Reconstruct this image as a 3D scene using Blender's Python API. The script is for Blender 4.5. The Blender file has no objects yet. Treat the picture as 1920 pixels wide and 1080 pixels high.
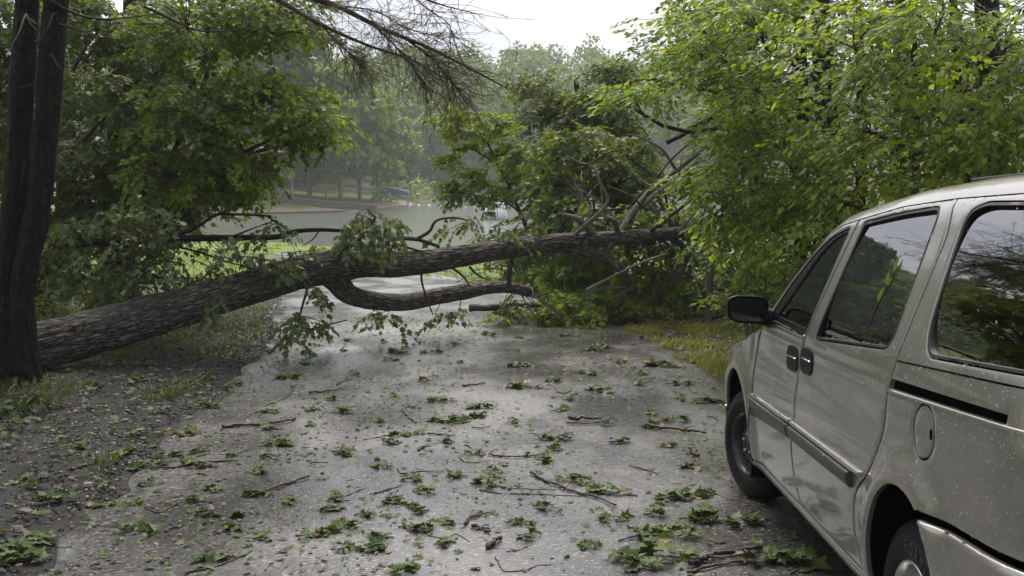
import bpy, bmesh, math
import numpy as np
from mathutils import Vector, Matrix, Euler
from mathutils.geometry import delaunay_2d_cdt

# ------------------------------------------------------------------ camera, sky, sun, exposure
SC = bpy.context.scene
COL = SC.collection
FPX = 2000.0                 # focal length in pixels of a 1920 wide picture
HORIZON = 330.0              # picture row of the true horizon
SLOPE = 0.04                 # the road runs downhill towards the lake
EYE = 1.62
PITCH = math.atan((540 - HORIZON) / FPX)
cam_data = bpy.data.cameras.new('camera')
cam = bpy.data.objects.new('camera', cam_data)
COL.objects.link(cam)
cam.location = (0, 0, EYE)
cam.rotation_euler = (math.pi / 2 - PITCH, 0, 0)
cam_data.sensor_width = 36.0
cam_data.lens = 36.0 * FPX / 1920.0
cam_data.clip_start = 0.05
cam_data.clip_end = 3000
SC.camera = cam

SUN_AZ = math.radians(-6)   # clockwise from +Y
SUN_EL = math.radians(52)
world = bpy.data.worlds.new('World')
SC.world = world
world.use_nodes = True
nt = world.node_tree
nt.nodes.clear()
out = nt.nodes.new('ShaderNodeOutputWorld')
sky = nt.nodes.new('ShaderNodeTexSky')
sky.sky_type = 'NISHITA'
sky.sun_disc = False
sky.sun_elevation = SUN_EL
sky.sun_rotation = SUN_AZ
sky.air_density = 1.0
sky.dust_density = 4.0
bg1 = nt.nodes.new('ShaderNodeBackground')
bg1.inputs['Strength'].default_value = 0.10
nt.links.new(sky.outputs[0], bg1.inputs['Color'])
# the thin even cloud layer
tcw = nt.nodes.new('ShaderNodeTexCoord')
mpw = nt.nodes.new('ShaderNodeMapping')
mpw.inputs['Scale'].default_value = (2.0, 2.0, 4.0)
noi = nt.nodes.new('ShaderNodeTexNoise')
noi.inputs['Scale'].default_value = 1.6
noi.inputs['Detail'].default_value = 5
rampw = nt.nodes.new('ShaderNodeValToRGB')
rampw.color_ramp.elements[0].position = 0.36
rampw.color_ramp.elements[0].color = (0.55, 0.58, 0.70, 1)
rampw.color_ramp.elements[1].position = 0.66
rampw.color_ramp.elements[1].color = (1.0, 0.99, 1.02, 1)
nt.links.new(tcw.outputs['Generated'], mpw.inputs['Vector'])
nt.links.new(mpw.outputs[0], noi.inputs['Vector'])
nt.links.new(noi.outputs['Fac'], rampw.inputs['Fac'])
bg2 = nt.nodes.new('ShaderNodeBackground')
bg2.inputs['Strength'].default_value = 0.60
nt.links.new(rampw.outputs[0], bg2.inputs['Color'])
mixw = nt.nodes.new('ShaderNodeMixShader')
mixw.inputs['Fac'].default_value = 0.85
nt.links.new(bg1.outputs[0], mixw.inputs[1])
nt.links.new(bg2.outputs[0], mixw.inputs[2])
nt.links.new(mixw.outputs[0], out.inputs['Surface'])

sun_data = bpy.data.lights.new('sun', 'SUN')
sun_data.energy = 1.9
sun_data.angle = math.radians(34)
sun_data.color = (1.0, 0.94, 0.84)
sun = bpy.data.objects.new('sun', sun_data)
COL.objects.link(sun)
sd = Vector((math.sin(SUN_AZ) * math.cos(SUN_EL), math.cos(SUN_AZ) * math.cos(SUN_EL), math.sin(SUN_EL)))
sun.rotation_euler = sd.to_track_quat('Z', 'Y').to_euler()
sun.location = sd * 60

SC.view_settings.view_transform = 'Standard'
SC.view_settings.look = 'None'
SC.view_settings.exposure = 1.3
SC.view_settings.gamma = 1
SC.view_settings.use_curve_mapping = False
SC.render.engine = 'CYCLES'
SC.cycles.max_bounces = 7
SC.cycles.volume_bounces = 1
SC.cycles.transparent_max_bounces = 12
SC.cycles.use_denoising = True

# ------------------------------------------------------------------ helpers
rng = np.random.default_rng(11)
CP = math.cos(PITCH); SP = math.sin(PITCH)


def ray(px, py):
    a = (px - 960) / FPX
    b = (540 - py) / FPX
    return np.array([a, CP + b * SP, -SP + b * CP])


def P(px, py, d):
    """the place seen at picture point (px, py), d metres ahead"""
    r = ray(px, py)
    return np.array([0, 0, EYE]) + r * (d / r[1])


def G(px, py, h=0.0):
    """the place on the sloping road seen at picture point (px, py)"""
    r = ray(px, py)
    t = (h - EYE) / (r[2] + SLOPE * r[1])
    return np.array([0, 0, EYE]) + t * r


def nrm(v):
    v = np.asarray(v, float)
    return v / np.maximum(np.linalg.norm(v, axis=-1, keepdims=True), 1e-9)


def _hash(i, j, k):
    n = (i * 374761393 + j * 668265263 + k * 1274126177) & 0x7fffffff
    n = ((n ^ (n >> 13)) * 1274126177) & 0x7fffffff
    return ((n ^ (n >> 16)) & 0xffff) / 65535.0


def vnoise(p):
    p = np.asarray(p, float)
    i = np.floor(p).astype(np.int64)
    f = p - i
    f = f * f * (3 - 2 * f)
    r = 0
    for dx in (0, 1):
        for dy in (0, 1):
            for dz in (0, 1):
                w = (f[..., 0] if dx else 1 - f[..., 0]) * (f[..., 1] if dy else 1 - f[..., 1]) * (f[..., 2] if dz else 1 - f[..., 2])
                r = r + w * _hash(i[..., 0] + dx, i[..., 1] + dy, i[..., 2] + dz)
    return r


class MB:
    """collects vertices and faces; build() links them as one mesh object"""

    def __init__(self):
        self.v = []; self.f = []; self.t = []; self.n = 0; self.m = []

    def add(self, V, F, tc=None, mat=0):
        V = np.asarray(V, float).reshape(-1, 3)
        if not isinstance(F, (list, tuple)):
            F = [F]
        for q in F:
            q = np.asarray(q, dtype=np.int64)
            if len(q):
                self.f.append(q + self.n)
                self.m.append(np.full(len(q), mat, dtype=np.int32))
        self.v.append(V)
        self.t.append(np.zeros_like(V) if tc is None else np.asarray(tc, float).reshape(-1, 3))
        self.n += len(V)
        return self

    def box(self, c, s, rot=None, mat=0):
        c = np.asarray(c, float); s = np.asarray(s, float) / 2
        V = np.array([[x, y, z] for x in (-1, 1) for y in (-1, 1) for z in (-1, 1)], float) * s
        if rot is not None:
            V = V @ np.array(rot).T
        F = np.array([[0, 1, 3, 2], [4, 6, 7, 5], [0, 4, 5, 1], [2, 3, 7, 6], [0, 2, 6, 4], [1, 5, 7, 3]])
        return self.add(V + c, F, V, mat)

    def tube(self, path, rad, sides=8, cap=True, disp=None, mat=0):
        V, F, tc = tube(path, rad, sides, cap, disp)
        return self.add(V, F, tc, mat)

    def mesh(self, name, mats, smooth=True):
        me = bpy.data.meshes.new(name)
        V = np.concatenate(self.v) if self.v else np.zeros((0, 3))
        me.vertices.add(len(V))
        me.vertices.foreach_set('co', V.astype(np.float32).ravel())
        loops = np.concatenate([q.ravel() for q in self.f])
        tot = np.concatenate([np.full(len(q), q.shape[1], dtype=np.int32) for q in self.f])
        start = np.concatenate([[0], np.cumsum(tot)[:-1]]).astype(np.int32)
        me.loops.add(len(loops))
        me.loops.foreach_set('vertex_index', loops.astype(np.int32))
        me.polygons.add(len(tot))
        me.polygons.foreach_set('loop_start', start)
        me.polygons.foreach_set('loop_total', tot)
        me.polygons.foreach_set('material_index', np.concatenate(self.m))
        me.polygons.foreach_set('use_smooth', np.full(len(tot), smooth))
        at = me.attributes.new('tc', 'FLOAT_VECTOR', 'POINT')
        at.data.foreach_set('vector', np.concatenate(self.t).astype(np.float32).ravel())
        if not isinstance(mats, (list, tuple)):
            mats = [mats]
        for m in mats:
            me.materials.append(m)
        me.update(calc_edges=True)
        return me

    def build(self, name, mats, parent=None, smooth=True):
        return link(name, self.mesh(name, mats, smooth), parent)


def link(name, data, parent=None):
    o = bpy.data.objects.new(name, data)
    COL.objects.link(o)
    if parent is not None:
        o.parent = parent
    return o


def tag(o, label=None, cat=None, group=None, kind=None):
    if label: o['label'] = label
    if cat: o['category'] = cat
    if group: o['group'] = group
    if kind: o['kind'] = kind
    return o


def thing(name, label, cat, loc=(0, 0, 0), group=None):
    o = link(name, None)
    o.location = [float(q) for q in loc]
    o.empty_display_size = 0.2
    return tag(o, label, cat, group)


def smooth_path(pts, n):
    """Catmull-Rom through the points, n samples"""
    pts = np.asarray(pts, float)
    if len(pts) == 2:
        t = np.linspace(0, 1, n)[:, None]
        return pts[0] * (1 - t) + pts[1] * t
    q = np.vstack([2 * pts[0] - pts[1], pts, 2 * pts[-1] - pts[-2]])
    u = np.linspace(0, len(pts) - 1 - 1e-6, n)
    i = u.astype(int); f = (u - i)[:, None]
    a, b, c, d = q[i], q[i + 1], q[i + 2], q[i + 3]
    return 0.5 * (2 * b + (c - a) * f + (2 * a - 5 * b + 4 * c - d) * f ** 2 + (3 * b - a - 3 * c + d) * f ** 3)


def tube(path, rad, sides=8, cap=True, disp=None):
    path = np.asarray(path, float)
    n = len(path)
    rad = np.broadcast_to(np.asarray(rad, float), (n,)).copy()
    tg = nrm(np.gradient(path, axis=0))
    ref = np.array([0, 0, 1.0]) if abs(tg[0, 2]) < 0.9 else np.array([1.0, 0, 0])
    nx = np.zeros((n, 3))
    a = nrm(np.cross(tg[0], ref))
    for i in range(n):
        a = nrm(a - tg[i] * np.dot(a, tg[i]))
        nx[i] = a
    ny = np.cross(tg, nx)
    th = np.linspace(0, 2 * np.pi, sides, endpoint=False)
    arc = np.concatenate([[0], np.cumsum(np.linalg.norm(np.diff(path, axis=0), axis=1))])
    c, s = np.cos(th), np.sin(th)
    tc = np.stack([np.broadcast_to(arc[:, None], (n, sides)), rad[:, None] * c, rad[:, None] * s], -1)
    R = np.broadcast_to(rad[:, None], (n, sides))
    if disp is not None:
        R = R + disp(tc)
    V = path[:, None, :] + R[..., None] * (nx[:, None, :] * c[None, :, None] + ny[:, None, :] * s[None, :, None])
    idx = np.arange(n * sides).reshape(n, sides)
    nx2 = np.roll(idx, -1, axis=1)
    F = np.stack([idx[:-1], nx2[:-1], nx2[1:], idx[1:]], -1).reshape(-1, 4)
    V = V.reshape(-1, 3); tc = tc.reshape(-1, 3)
    Fs = [F]
    if cap:
        k = len(V)
        V = np.vstack([V, path[0], path[-1]])
        tc = np.vstack([tc, [arc[0], 0, 0], [arc[-1], 0, 0]])
        T1 = np.stack([np.full(sides, k), nx2[0], idx[0]], -1)
        T2 = np.stack([np.full(sides, k + 1), idx[-1], nx2[-1]], -1)
        Fs.append(np.vstack([T1, T2]))
    return V, Fs, tc


def thin_tubes(A, B, ra, rb, bend=0.0, straight=False):
    """many three-sided twigs from A[i] to B[i] in one go"""
    A = np.asarray(A, float); B = np.asarray(B, float); n = len(A)
    M = (A + B) / 2
    L = np.linalg.norm(B - A, axis=1, keepdims=True)
    M = M + np.array([0, 0, 1.0]) * L * bend + rng.normal(0, .03, (n, 3)) * L
    d = nrm(B - A)
    ref = np.where(np.abs(d[:, 2:3]) < .9, np.array([[0, 0, 1.0]]), np.array([[1.0, 0, 0]]))
    u = nrm(np.cross(d, ref)); w = np.cross(d, u)
    V = []
    for C0, r in (((A, ra), (B, rb)) if straight else ((A, ra), (M, (ra + rb) / 2), (B, rb))):
        r = np.broadcast_to(np.asarray(r, float), (n,))[:, None]
        for k in range(3):
            t = 2 * math.pi * k / 3
            V.append(C0 + r * (u * math.cos(t) + w * math.sin(t)))
    V = np.stack(V, 1)
    F = []
    for s in ((0,) if straight else (0, 3)):
        for k in range(3):
            F.append([s + k, s + (k + 1) % 3, s + 3 + (k + 1) % 3, s + 3 + k])
    F = (np.arange(n)[:, None, None] * V.shape[1] + np.array(F)[None]).reshape(-1, 4)
    return V.reshape(-1, 3), F


# leaf outlines: x across, y along the leaf, z out of it; fans about the first vertex
def leaf_template(half, ctr, fold=0.06, droop=0.12):
    half = np.array(half, float)
    out_ = [half[0]] + list(half[1:-1]) + [half[-1]] + [np.array([-q[0], q[1]]) for q in half[-2:0:-1]]
    pts = np.vstack([[0, ctr], np.array(out_)])
    z = np.abs(pts[:, 0]) * 2 * fold - droop * pts[:, 1] ** 2
    V = np.column_stack([pts, z])
    n = len(out_)
    F = np.array([[0, 1 + i, 1 + (i + 1) % n] for i in range(n)])
    return V, F


OVAL = leaf_template([(0, 0), (.26, .33), (.2, .7), (0, 1)], .45)
MAPLE = leaf_template([(0, 0), (.36, .04), (.24, .24), (.52, .46), (.22, .56), (0, 1)], .35, .08, .2)
OAK = leaf_template([(0, 0), (.05, .14), (.26, .2), (.12, .34), (.40, .50), (.16, .58), (.30, .82), (.10, .80), (0, 1)], .45, .1, .18)
DIAMOND = leaf_template([(0, 0), (.32, .5), (0, 1)], .5, .08, .15)

QUAD = (np.array([(-.34, .45, .03), (0, 0, 0), (.34, .55, .03), (0, 1, -.1)]), np.array([[0, 1, 2], [0, 2, 3]]))


def leaf_mesh(pos, axis, normal, size, tmpl):
    T, F = tmpl
    y = nrm(axis)
    z = nrm(normal - y * np.sum(normal * y, -1, keepdims=True))
    x = np.cross(y, z)
    s = np.asarray(size, float).reshape(-1, 1, 1)
    V = pos[:, None] + s * (T[None, :, 0:1] * x[:, None] + T[None, :, 1:2] * y[:, None] + T[None, :, 2:3] * z[:, None])
    Fo = (np.arange(len(pos))[:, None, None] * len(T) + F[None]).reshape(-1, 3)
    return V.reshape(-1, 3), Fo


# ------------------------------------------------------------------ materials
MAT = {}


def new_mat(name):
    m = bpy.data.materials.new(name)
    m.use_nodes = True
    MAT[name] = m
    return m, m.node_tree, m.node_tree.nodes['Principled BSDF']


def ramp(nt, src, stops):
    r = nt.nodes.new('ShaderNodeValToRGB')
    e = r.color_ramp.elements
    while len(e) < len(stops):
        e.new(0.5)
    for q, (p_, c) in zip(e, stops):
        q.position = p_; q.color = (*c, 1)
    nt.links.new(src, r.inputs['Fac'])
    return r.outputs['Color']


def noise(nt, vec, scale, detail=4, rough=.55):
    n = nt.nodes.new('ShaderNodeTexNoise')
    n.inputs['Scale'].default_value = scale
    n.inputs['Detail'].default_value = detail
    n.inputs['Roughness'].default_value = rough
    if vec is not None:
        nt.links.new(vec, n.inputs['Vector'])
    return n.outputs['Fac']


def coords(nt, kind='Object', scale=None):
    if kind == 'tc':
        a = nt.nodes.new('ShaderNodeAttribute'); a.attribute_name = 'tc'; o = a.outputs['Vector']
    else:
        o = nt.nodes.new('ShaderNodeTexCoord').outputs[kind]
    if scale is not None:
        mp = nt.nodes.new('ShaderNodeMapping')
        mp.inputs['Scale'].default_value = scale
        nt.links.new(o, mp.inputs['Vector']); o = mp.outputs[0]
    return o


def mixc(nt, fac, a, b, mode='MIX'):
    m = nt.nodes.new('ShaderNodeMix'); m.data_type = 'RGBA'; m.blend_type = mode
    for sock, val in ((m.inputs['Factor'], fac), (m.inputs['A'], a), (m.inputs['B'], b)):
        if isinstance(val, (int, float)): sock.default_value = val
        elif isinstance(val, (tuple, list)): sock.default_value = (*val, 1)
        else: nt.links.new(val, sock)
    return m.outputs['Result']


def bump(nt, bsdf, height, strength, dist):
    b = nt.nodes.new('ShaderNodeBump')
    b.inputs['Strength'].default_value = strength
    b.inputs['Distance'].default_value = dist
    nt.links.new(height, b.inputs['Height'])
    nt.links.new(b.outputs[0], bsdf.inputs['Normal'])


def plain(name, col, rough=.6, metal=0.0, spec=.5, var=.25, scale=8.0):
    m, t, b = new_mat(name)
    v = noise(t, coords(t), scale)
    c = ramp(t, v, [(.3, tuple(q * (1 - var) for q in col)), (.7, tuple(min(1, q * (1 + var)) for q in col))])
    t.links.new(c, b.inputs['Base Color'])
    b.inputs['Roughness'].default_value = rough
    b.inputs['Metallic'].default_value = metal
    b.inputs['Specular IOR Level'].default_value = spec
    return m


def leaf_mat(name, dark, mid, light, trans=.4, rough=.5, under=None, big=1.2, spec=.28):
    m, t, b = new_mat(name)
    geo = t.nodes.new('ShaderNodeNewGeometry')
    isl = geo.outputs['Random Per Island']
    pat = noise(t, geo.outputs['Position'], big, 2)
    mx = t.nodes.new('ShaderNodeMath'); mx.operation = 'MULTIPLY_ADD'
    t.links.new(pat, mx.inputs[0]); mx.inputs[1].default_value = 1.0
    s2 = t.nodes.new('ShaderNodeMath'); s2.operation = 'MULTIPLY'; t.links.new(isl, s2.inputs[0]); s2.inputs[1].default_value = .6
    t.links.new(s2.outputs[0], mx.inputs[2])
    c = ramp(t, mx.outputs[0], [(.35, dark), (.75, mid), (1.1 if False else 1.0, light)])
    if under:
        c = mixc(t, geo.outputs['Backfacing'], c, under)
    t.links.new(c, b.inputs['Base Color'])
    b.inputs['Roughness'].default_value = rough
    b.inputs['Specular IOR Level'].default_value = spec
    tr = t.nodes.new('ShaderNodeBsdfTranslucent')
    cy = mixc(t, 1.0, c, (2.1, 1.95, .5), 'MULTIPLY')
    t.links.new(cy, tr.inputs['Color'])
    ms = t.nodes.new('ShaderNodeMixShader'); ms.inputs[0].default_value = trans
    t.links.new(b.outputs[0], ms.inputs[1]); t.links.new(tr.outputs[0], ms.inputs[2])
    t.links.new(ms.outputs[0], t.nodes['Material Output'].inputs['Surface'])
    return m


def bark_mat(name, dark, light, us=3.0, vs=26.0, bstr=.8, rough=.8, dist=.03, plates=True):
    """furrowed bark: long plates between dark cracks, laid out along and round the stem"""
    m, t, b = new_mat(name)
    v = coords(t, 'tc', (us, vs, vs))
    n1 = noise(t, v, 1.6, 6, .65)
    n2 = noise(t, coords(t, 'tc', (1, 3, 3)), 1.3, 3)
    mid = tuple(a * .5 + d * .5 for a, d in zip(dark, light))
    c1 = ramp(t, n1, [(.35, dark), (.5, mid), (.68, light)])
    h = n1
    if plates:
        wv = t.nodes.new('ShaderNodeTexNoise'); wv.inputs['Scale'].default_value = .9; wv.inputs['Detail'].default_value = 3
        t.links.new(v, wv.inputs['Vector'])
        ad = t.nodes.new('ShaderNodeVectorMath'); ad.operation = 'MULTIPLY_ADD'
        t.links.new(wv.outputs['Color'], ad.inputs[0]); ad.inputs[1].default_value = (1.3, 1.3, 1.3); t.links.new(v, ad.inputs[2])
        vo = t.nodes.new('ShaderNodeTexVoronoi'); vo.feature = 'DISTANCE_TO_EDGE'; vo.inputs['Scale'].default_value = .8
        t.links.new(ad.outputs[0], vo.inputs['Vector'])
        crack = ramp(t, vo.outputs['Distance'], [(.0, (0, 0, 0)), (.10, (.55, .55, .55)), (.26, (1, 1, 1))])
        c1 = mixc(t, crack, tuple(q * .7 for q in dark), c1)
        mu = t.nodes.new('ShaderNodeMath'); mu.operation = 'MULTIPLY_ADD'
        t.links.new(crack, mu.inputs[0]); mu.inputs[1].default_value = .8; t.links.new(n1, mu.inputs[2]); h = mu.outputs[0]
    c2 = mixc(t, ramp(t, n2, [(.35, (0, 0, 0)), (.75, (.45, .45, .45))]), c1, mid)
    t.links.new(c2, b.inputs['Base Color'])
    b.inputs['Roughness'].default_value = rough
    b.inputs['Specular IOR Level'].default_value = .3
    bump(t, b, h, bstr, dist)
    return m


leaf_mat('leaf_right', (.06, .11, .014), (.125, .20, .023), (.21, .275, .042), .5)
leaf_mat('leaf_right_shaded', (.035, .065, .010), (.065, .11, .014), (.11, .16, .022), .45)  # the right leaf darkened, shade of the deep bank put into its colour
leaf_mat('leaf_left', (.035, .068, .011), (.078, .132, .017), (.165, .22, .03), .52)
leaf_mat('leaf_left_shaded', (.026, .048, .010), (.048, .08, .014), (.10, .145, .024), .45)  # darker copy of the lit maple leaf, shade painted into the greens
leaf_mat('leaf_fallen', (.035, .06, .022), (.06, .095, .03), (.10, .145, .045), .22, under=(.12, .15, .08))
leaf_mat('leaf_middle', (.035, .058, .016), (.062, .094, .021), (.115, .155, .03), .42)
leaf_mat('leaf_pale', (.07, .115, .016), (.115, .175, .022), (.18, .24, .03), .5)
leaf_mat('leaf_shrub', (.05, .085, .012), (.10, .155, .02), (.18, .235, .03), .45)
leaf_mat('leaf_litter', (.020, .040, .007), (.038, .070, .011), (.08, .115, .020), .12, rough=.5, under=(.085, .11, .05), big=3, spec=.15)
leaf_mat('leaf_brown', (.05, .030, .014), (.085, .052, .024), (.14, .09, .04), .1, rough=.5, big=3)
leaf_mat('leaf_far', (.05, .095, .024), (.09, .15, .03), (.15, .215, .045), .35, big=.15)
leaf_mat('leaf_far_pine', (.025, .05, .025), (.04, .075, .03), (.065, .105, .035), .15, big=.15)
leaf_mat('needle', (.05, .05, .022), (.075, .075, .03), (.12, .10, .05), .2)
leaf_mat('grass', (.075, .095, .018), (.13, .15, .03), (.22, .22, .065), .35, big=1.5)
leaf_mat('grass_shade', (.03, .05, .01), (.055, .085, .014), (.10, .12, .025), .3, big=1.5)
leaf_mat('lawn', (.08, .13, .018), (.115, .175, .025), (.17, .23, .04), .3, big=.3)
bark_mat('bark_fallen', (.018, .015, .013), (.26, .23, .195), 7, 26, 1.0, dist=.045)
bark_mat('bark_grey', (.07, .06, .048), (.24, .215, .175), 5.0, 30, .6, dist=.012)
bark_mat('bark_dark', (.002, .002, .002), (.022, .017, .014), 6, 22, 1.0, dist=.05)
bark_mat('bark_branch', (.025, .02, .015), (.09, .075, .06), 6, 40, .5, dist=.008)
bark_mat('bark_pale', (.12, .10, .08), (.30, .27, .22), 6, 60, .4, dist=.006)
bark_mat('bark_far', (.10, .085, .07), (.24, .21, .18), .6, 4, .3)
bark_mat('stick', (.022, .016, .012), (.09, .065, .045), 12, 90, .6, rough=.5, dist=.004)
plain('twig', (.06, .048, .034), .7)
plain('cut_wood', (.36, .26, .15), .7, var=.3, scale=20)
# ------------------------------------------------------------------ ground, road, lake
LAKE_Z = -2.2
LAKE = np.array([(-6, 54.5), (8, 55.5), (24, 60), (36, 85), (48, 130), (52, 180), (34, 199), (0, 203), (-14, 200), (-12.5, 176),
                 (-13.5, 150), (-15.2, 134), (-17, 116), (-24, 110), (-34, 106.5), (-40, 98), (-34, 88), (-24, 76), (-15, 63)], float)
ROAD_Y = np.array([-40, 4.6, 10, 14, 20, 28, 40, 60.])
ROAD_L = np.array([-2.15, -2.15, -2.72, -3.12, -4.3, -6.3, -10.2, -18.])
ROAD_R = np.array([3.1, 2.75, 2.12, 1.92, 1.0, -1.2, -5.2, -13.])


def road_edges(y):
    wob = .05 * np.sin(y * 2.1) + .04 * np.sin(y * 5.3 + 1)
    yy = ROAD_Y
    return np.interp(y, yy, ROAD_L) + wob, np.interp(y, yy, ROAD_R) + .06 * np.sin(y * 1.7 + 2) + .03 * np.sin(y * 6.1)


def lake_dist(x, y):
    """signed distance to the shore line, positive on land"""
    A = LAKE; B = np.roll(LAKE, -1, axis=0)
    d = np.full(x.shape, 1e9); ins = np.zeros(x.shape, bool)
    for a, b in zip(A, B):
        e = b - a
        t = np.clip(((x - a[0]) * e[0] + (y - a[1]) * e[1]) / (e @ e), 0, 1)
        d = np.minimum(d, np.hypot(x - a[0] - t * e[0], y - a[1] - t * e[1]))
        c = ((a[1] > y) != (b[1] > y)) & (x < (b[0] - a[0]) * (y - a[1]) / (b[1] - a[1] + 1e-12) + a[0])
        ins ^= c
    return np.where(ins, -d, d)


def sstep(a, b, x):
    t = np.clip((x - a) / (b - a), 0, 1)
    return t * t * (3 - 2 * t)


def ground_z(x, y, fine=True):
    x = np.asarray(x, float); y = np.asarray(y, float)
    d = lake_dist(x, y)
    near = np.maximum(-SLOPE * y, LAKE_Z + .03 * np.maximum(d, 0))
    rise = .085 + .125 * sstep(140, 200, y)
    far = LAKE_Z + np.where(d > 0, np.minimum(rise * d, 34) + .25 * np.sqrt(np.maximum(d, 0)), 0)
    w = sstep(52, 85, y)
    land = near * (1 - w) + far * w
    z = np.where(d > 0, land, np.minimum(LAKE_Z, land) - np.minimum(1.6, -.18 * d))
    l, r = road_edges(y)
    off = np.maximum(l - x, x - r)                     # distance outside the road
    on = sstep(.25, -.05, off) * (y < 54)
    z = z - .035 * on
    if fine:
        n = vnoise(np.stack([x * 1.1, y * 1.1, 0 * x], -1)) - .5
        n2 = vnoise(np.stack([x * 5, y * 5, 0 * x + 3], -1)) - .5
        z = z + (n * .10 + n2 * .03) * sstep(.0, .8, off) * (y < 70)
    return z


def gz(x, y):
    return float(ground_z(np.array([x]), np.array([y]))[0])


def axis_coords(parts):
    o = []
    for a, b, st in parts:
        o += list(np.arange(a, b, st))
    return np.array(o + [parts[-1][1]])


gx = axis_coords([(-420, -60, 12), (-60, -14, 1.5), (-14, -8, .4), (-8, 7, .22), (7, 14, .5), (14, 60, 1.5), (60, 420, 12)])
gy = axis_coords([(-60, 0, 3), (0, 24, .24), (24, 40, .6), (40, 220, 1.6), (220, 560, 10)])
GX, GY = np.meshgrid(gx, gy)
GZ = ground_z(GX, GY)
GD = lake_dist(GX, GY)
idx = np.arange(GX.size).reshape(GX.shape)
GF = np.stack([idx[:-1, :-1], idx[:-1, 1:], idx[1:, 1:], idx[1:, :-1]], -1).reshape(-1, 4)
# what covers the ground: x = gravel verge, y = mown lawn, z = bare clay
l_, r_ = road_edges(GY)
wn = vnoise(np.stack([GX * .8, GY * .8, GX * 0 + 9], -1)) - .5
gravel = sstep(2.7, 1.7, (l_ - GX) + wn * 1.6) * (GY < 22) * sstep(.9, 0, GX - r_)
lawn = sstep(26, 34, GY) * (GD > 0) * np.maximum(sstep(120, 100, GY), .45 * (GY < 160))
clay = sstep(3.0, .5, GD + wn * 2) * (GY > 98) * (GY < 150) * (GD > -3) + sstep(3, 0, np.abs(GD - 7)) * (GY > 100) * (GY < 140) * (GX < -24) * .5
clay = clay * (GX < -8)
clay = np.maximum(clay, .06 * (GY > 100) * (GX < -8))
GT = np.stack([gravel, lawn, np.clip(clay, 0, 1)], -1)
m, t, b = new_mat('ground')
att = t.nodes.new('ShaderNodeAttribute'); att.attribute_name = 'tc'
sep = t.nodes.new('ShaderNodeSeparateXYZ'); t.links.new(att.outputs['Vector'], sep.inputs[0])
oc = coords(t)
n1 = noise(t, oc, 2.2, 6, .65); n2 = noise(t, oc, 30, 4, .7)
base = ramp(t, n1, [(.3, (.030, .026, .014)), (.52, (.050, .050, .018)), (.72, (.085, .070, .035))])
grv = ramp(t, n2, [(.3, (.010, .009, .008)), (.55, (.024, .022, .020)), (.75, (.055, .050, .045))])
lwn = ramp(t, noise(t, oc, .6, 5), [(.3, (.09, .14, .02)), (.7, (.14, .19, .035))])
cly0 = None
cly = ramp(t, noise(t, oc, .9, 5), [(.3, (.20, .14, .09)), (.7, (.24, .215, .13))])
c = mixc(t, sep.outputs[0], base, grv)
c = mixc(t, sep.outputs[1], c, lwn)
c = mixc(t, sep.outputs[2], c, cly)
t.links.new(c, b.inputs['Base Color'])
b.inputs['Roughness'].default_value = .85
b.inputs['Specular IOR Level'].default_value = .25
bump(t, b, n2, .7, .03)
ground = MB().add(np.stack([GX, GY, GZ], -1), GF, GT).build('ground', m)
tag(ground, 'wooded ground falling gently to the lake', kind='structure')

# the road: a sheet with ragged edges that drop into the verge
ry = np.concatenate([np.arange(-40, 2, 1.0), np.arange(2, 26, .12), np.arange(26, 52.1, .5)])
rl, rr = road_edges(ry)
rl = rl + (vnoise(np.stack([ry * 4, ry * 0, ry * 0], -1)) - .5) * .14
rr = rr + (vnoise(np.stack([ry * 4, ry * 0 + 5, ry * 0], -1)) - .5) * .14
ts = np.linspace(0, 1, 40)
RX = rl[:, None] * (1 - ts) + rr[:, None] * ts
RY = np.broadcast_to(ry[:, None], RX.shape)
RZ = -SLOPE * RY + .006 * (vnoise(np.stack([RX * .9, RY * .5, RX * 0], -1)) - .5) * 2
RXf = np.concatenate([RX[:, :1] - .03, RX, RX[:, -1:] + .03], 1)
RYf = np.concatenate([RY[:, :1], RY, RY[:, -1:]], 1)
RZf = np.concatenate([RZ[:, :1] - .07, RZ, RZ[:, -1:] - .07], 1)
idx = np.arange(RXf.size).reshape(RXf.shape)
RF = np.stack([idx[:-1, :-1], idx[:-1, 1:], idx[1:, 1:], idx[1:, :-1]], -1).reshape(-1, 4)
m, t, b = new_mat('asphalt')
oc = coords(t)
fine = t.nodes.new('ShaderNodeTexVoronoi'); fine.inputs['Scale'].default_value = 70; t.links.new(oc, fine.inputs['Vector'])
fr = t.nodes.new('ShaderNodeSeparateColor'); t.links.new(fine.outputs['Color'], fr.inputs[0])
agg = ramp(t, fr.outputs[0], [(.0, (.024, .023, .023)), (.45, (.048, .046, .046)), (.85, (.085, .081, .080)), (1.0, (.26, .25, .245))])
patch = noise(t, oc, .7, 4, .6)
warm = mixc(t, ramp(t, patch, [(.3, (0, 0, 0)), (.8, (.55, .55, .55))]), agg, (.072, .064, .062))
wet = noise(t, coords(t, 'Object', (1.0, .55, 1)), 1.1, 6, .6)
c = mixc(t, ramp(t, wet, [(.40, (0, 0, 0)), (.66, (.35, .35, .35))]), warm, (.034, .033, .033))
t.links.new(c, b.inputs['Base Color'])
rg = ramp(t, wet, [(.36, (.38, .38, .38)), (.60, (.17, .17, .17))])
t.links.new(rg, b.inputs['Roughness'])
b.inputs['Specular IOR Level'].default_value = .9
mul = t.nodes.new('ShaderNodeMath'); mul.operation = 'MULTIPLY_ADD'
t.links.new(fine.outputs['Distance'], mul.inputs[0]); mul.inputs[1].default_value = .5
t.links.new(noise(t, oc, 14, 4, .6), mul.inputs[2])
bump(t, b, mul.outputs[0], .22, .010)
road = MB().add(np.stack([RXf, RYf, RZf], -1), RF).build('road', m)
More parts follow.
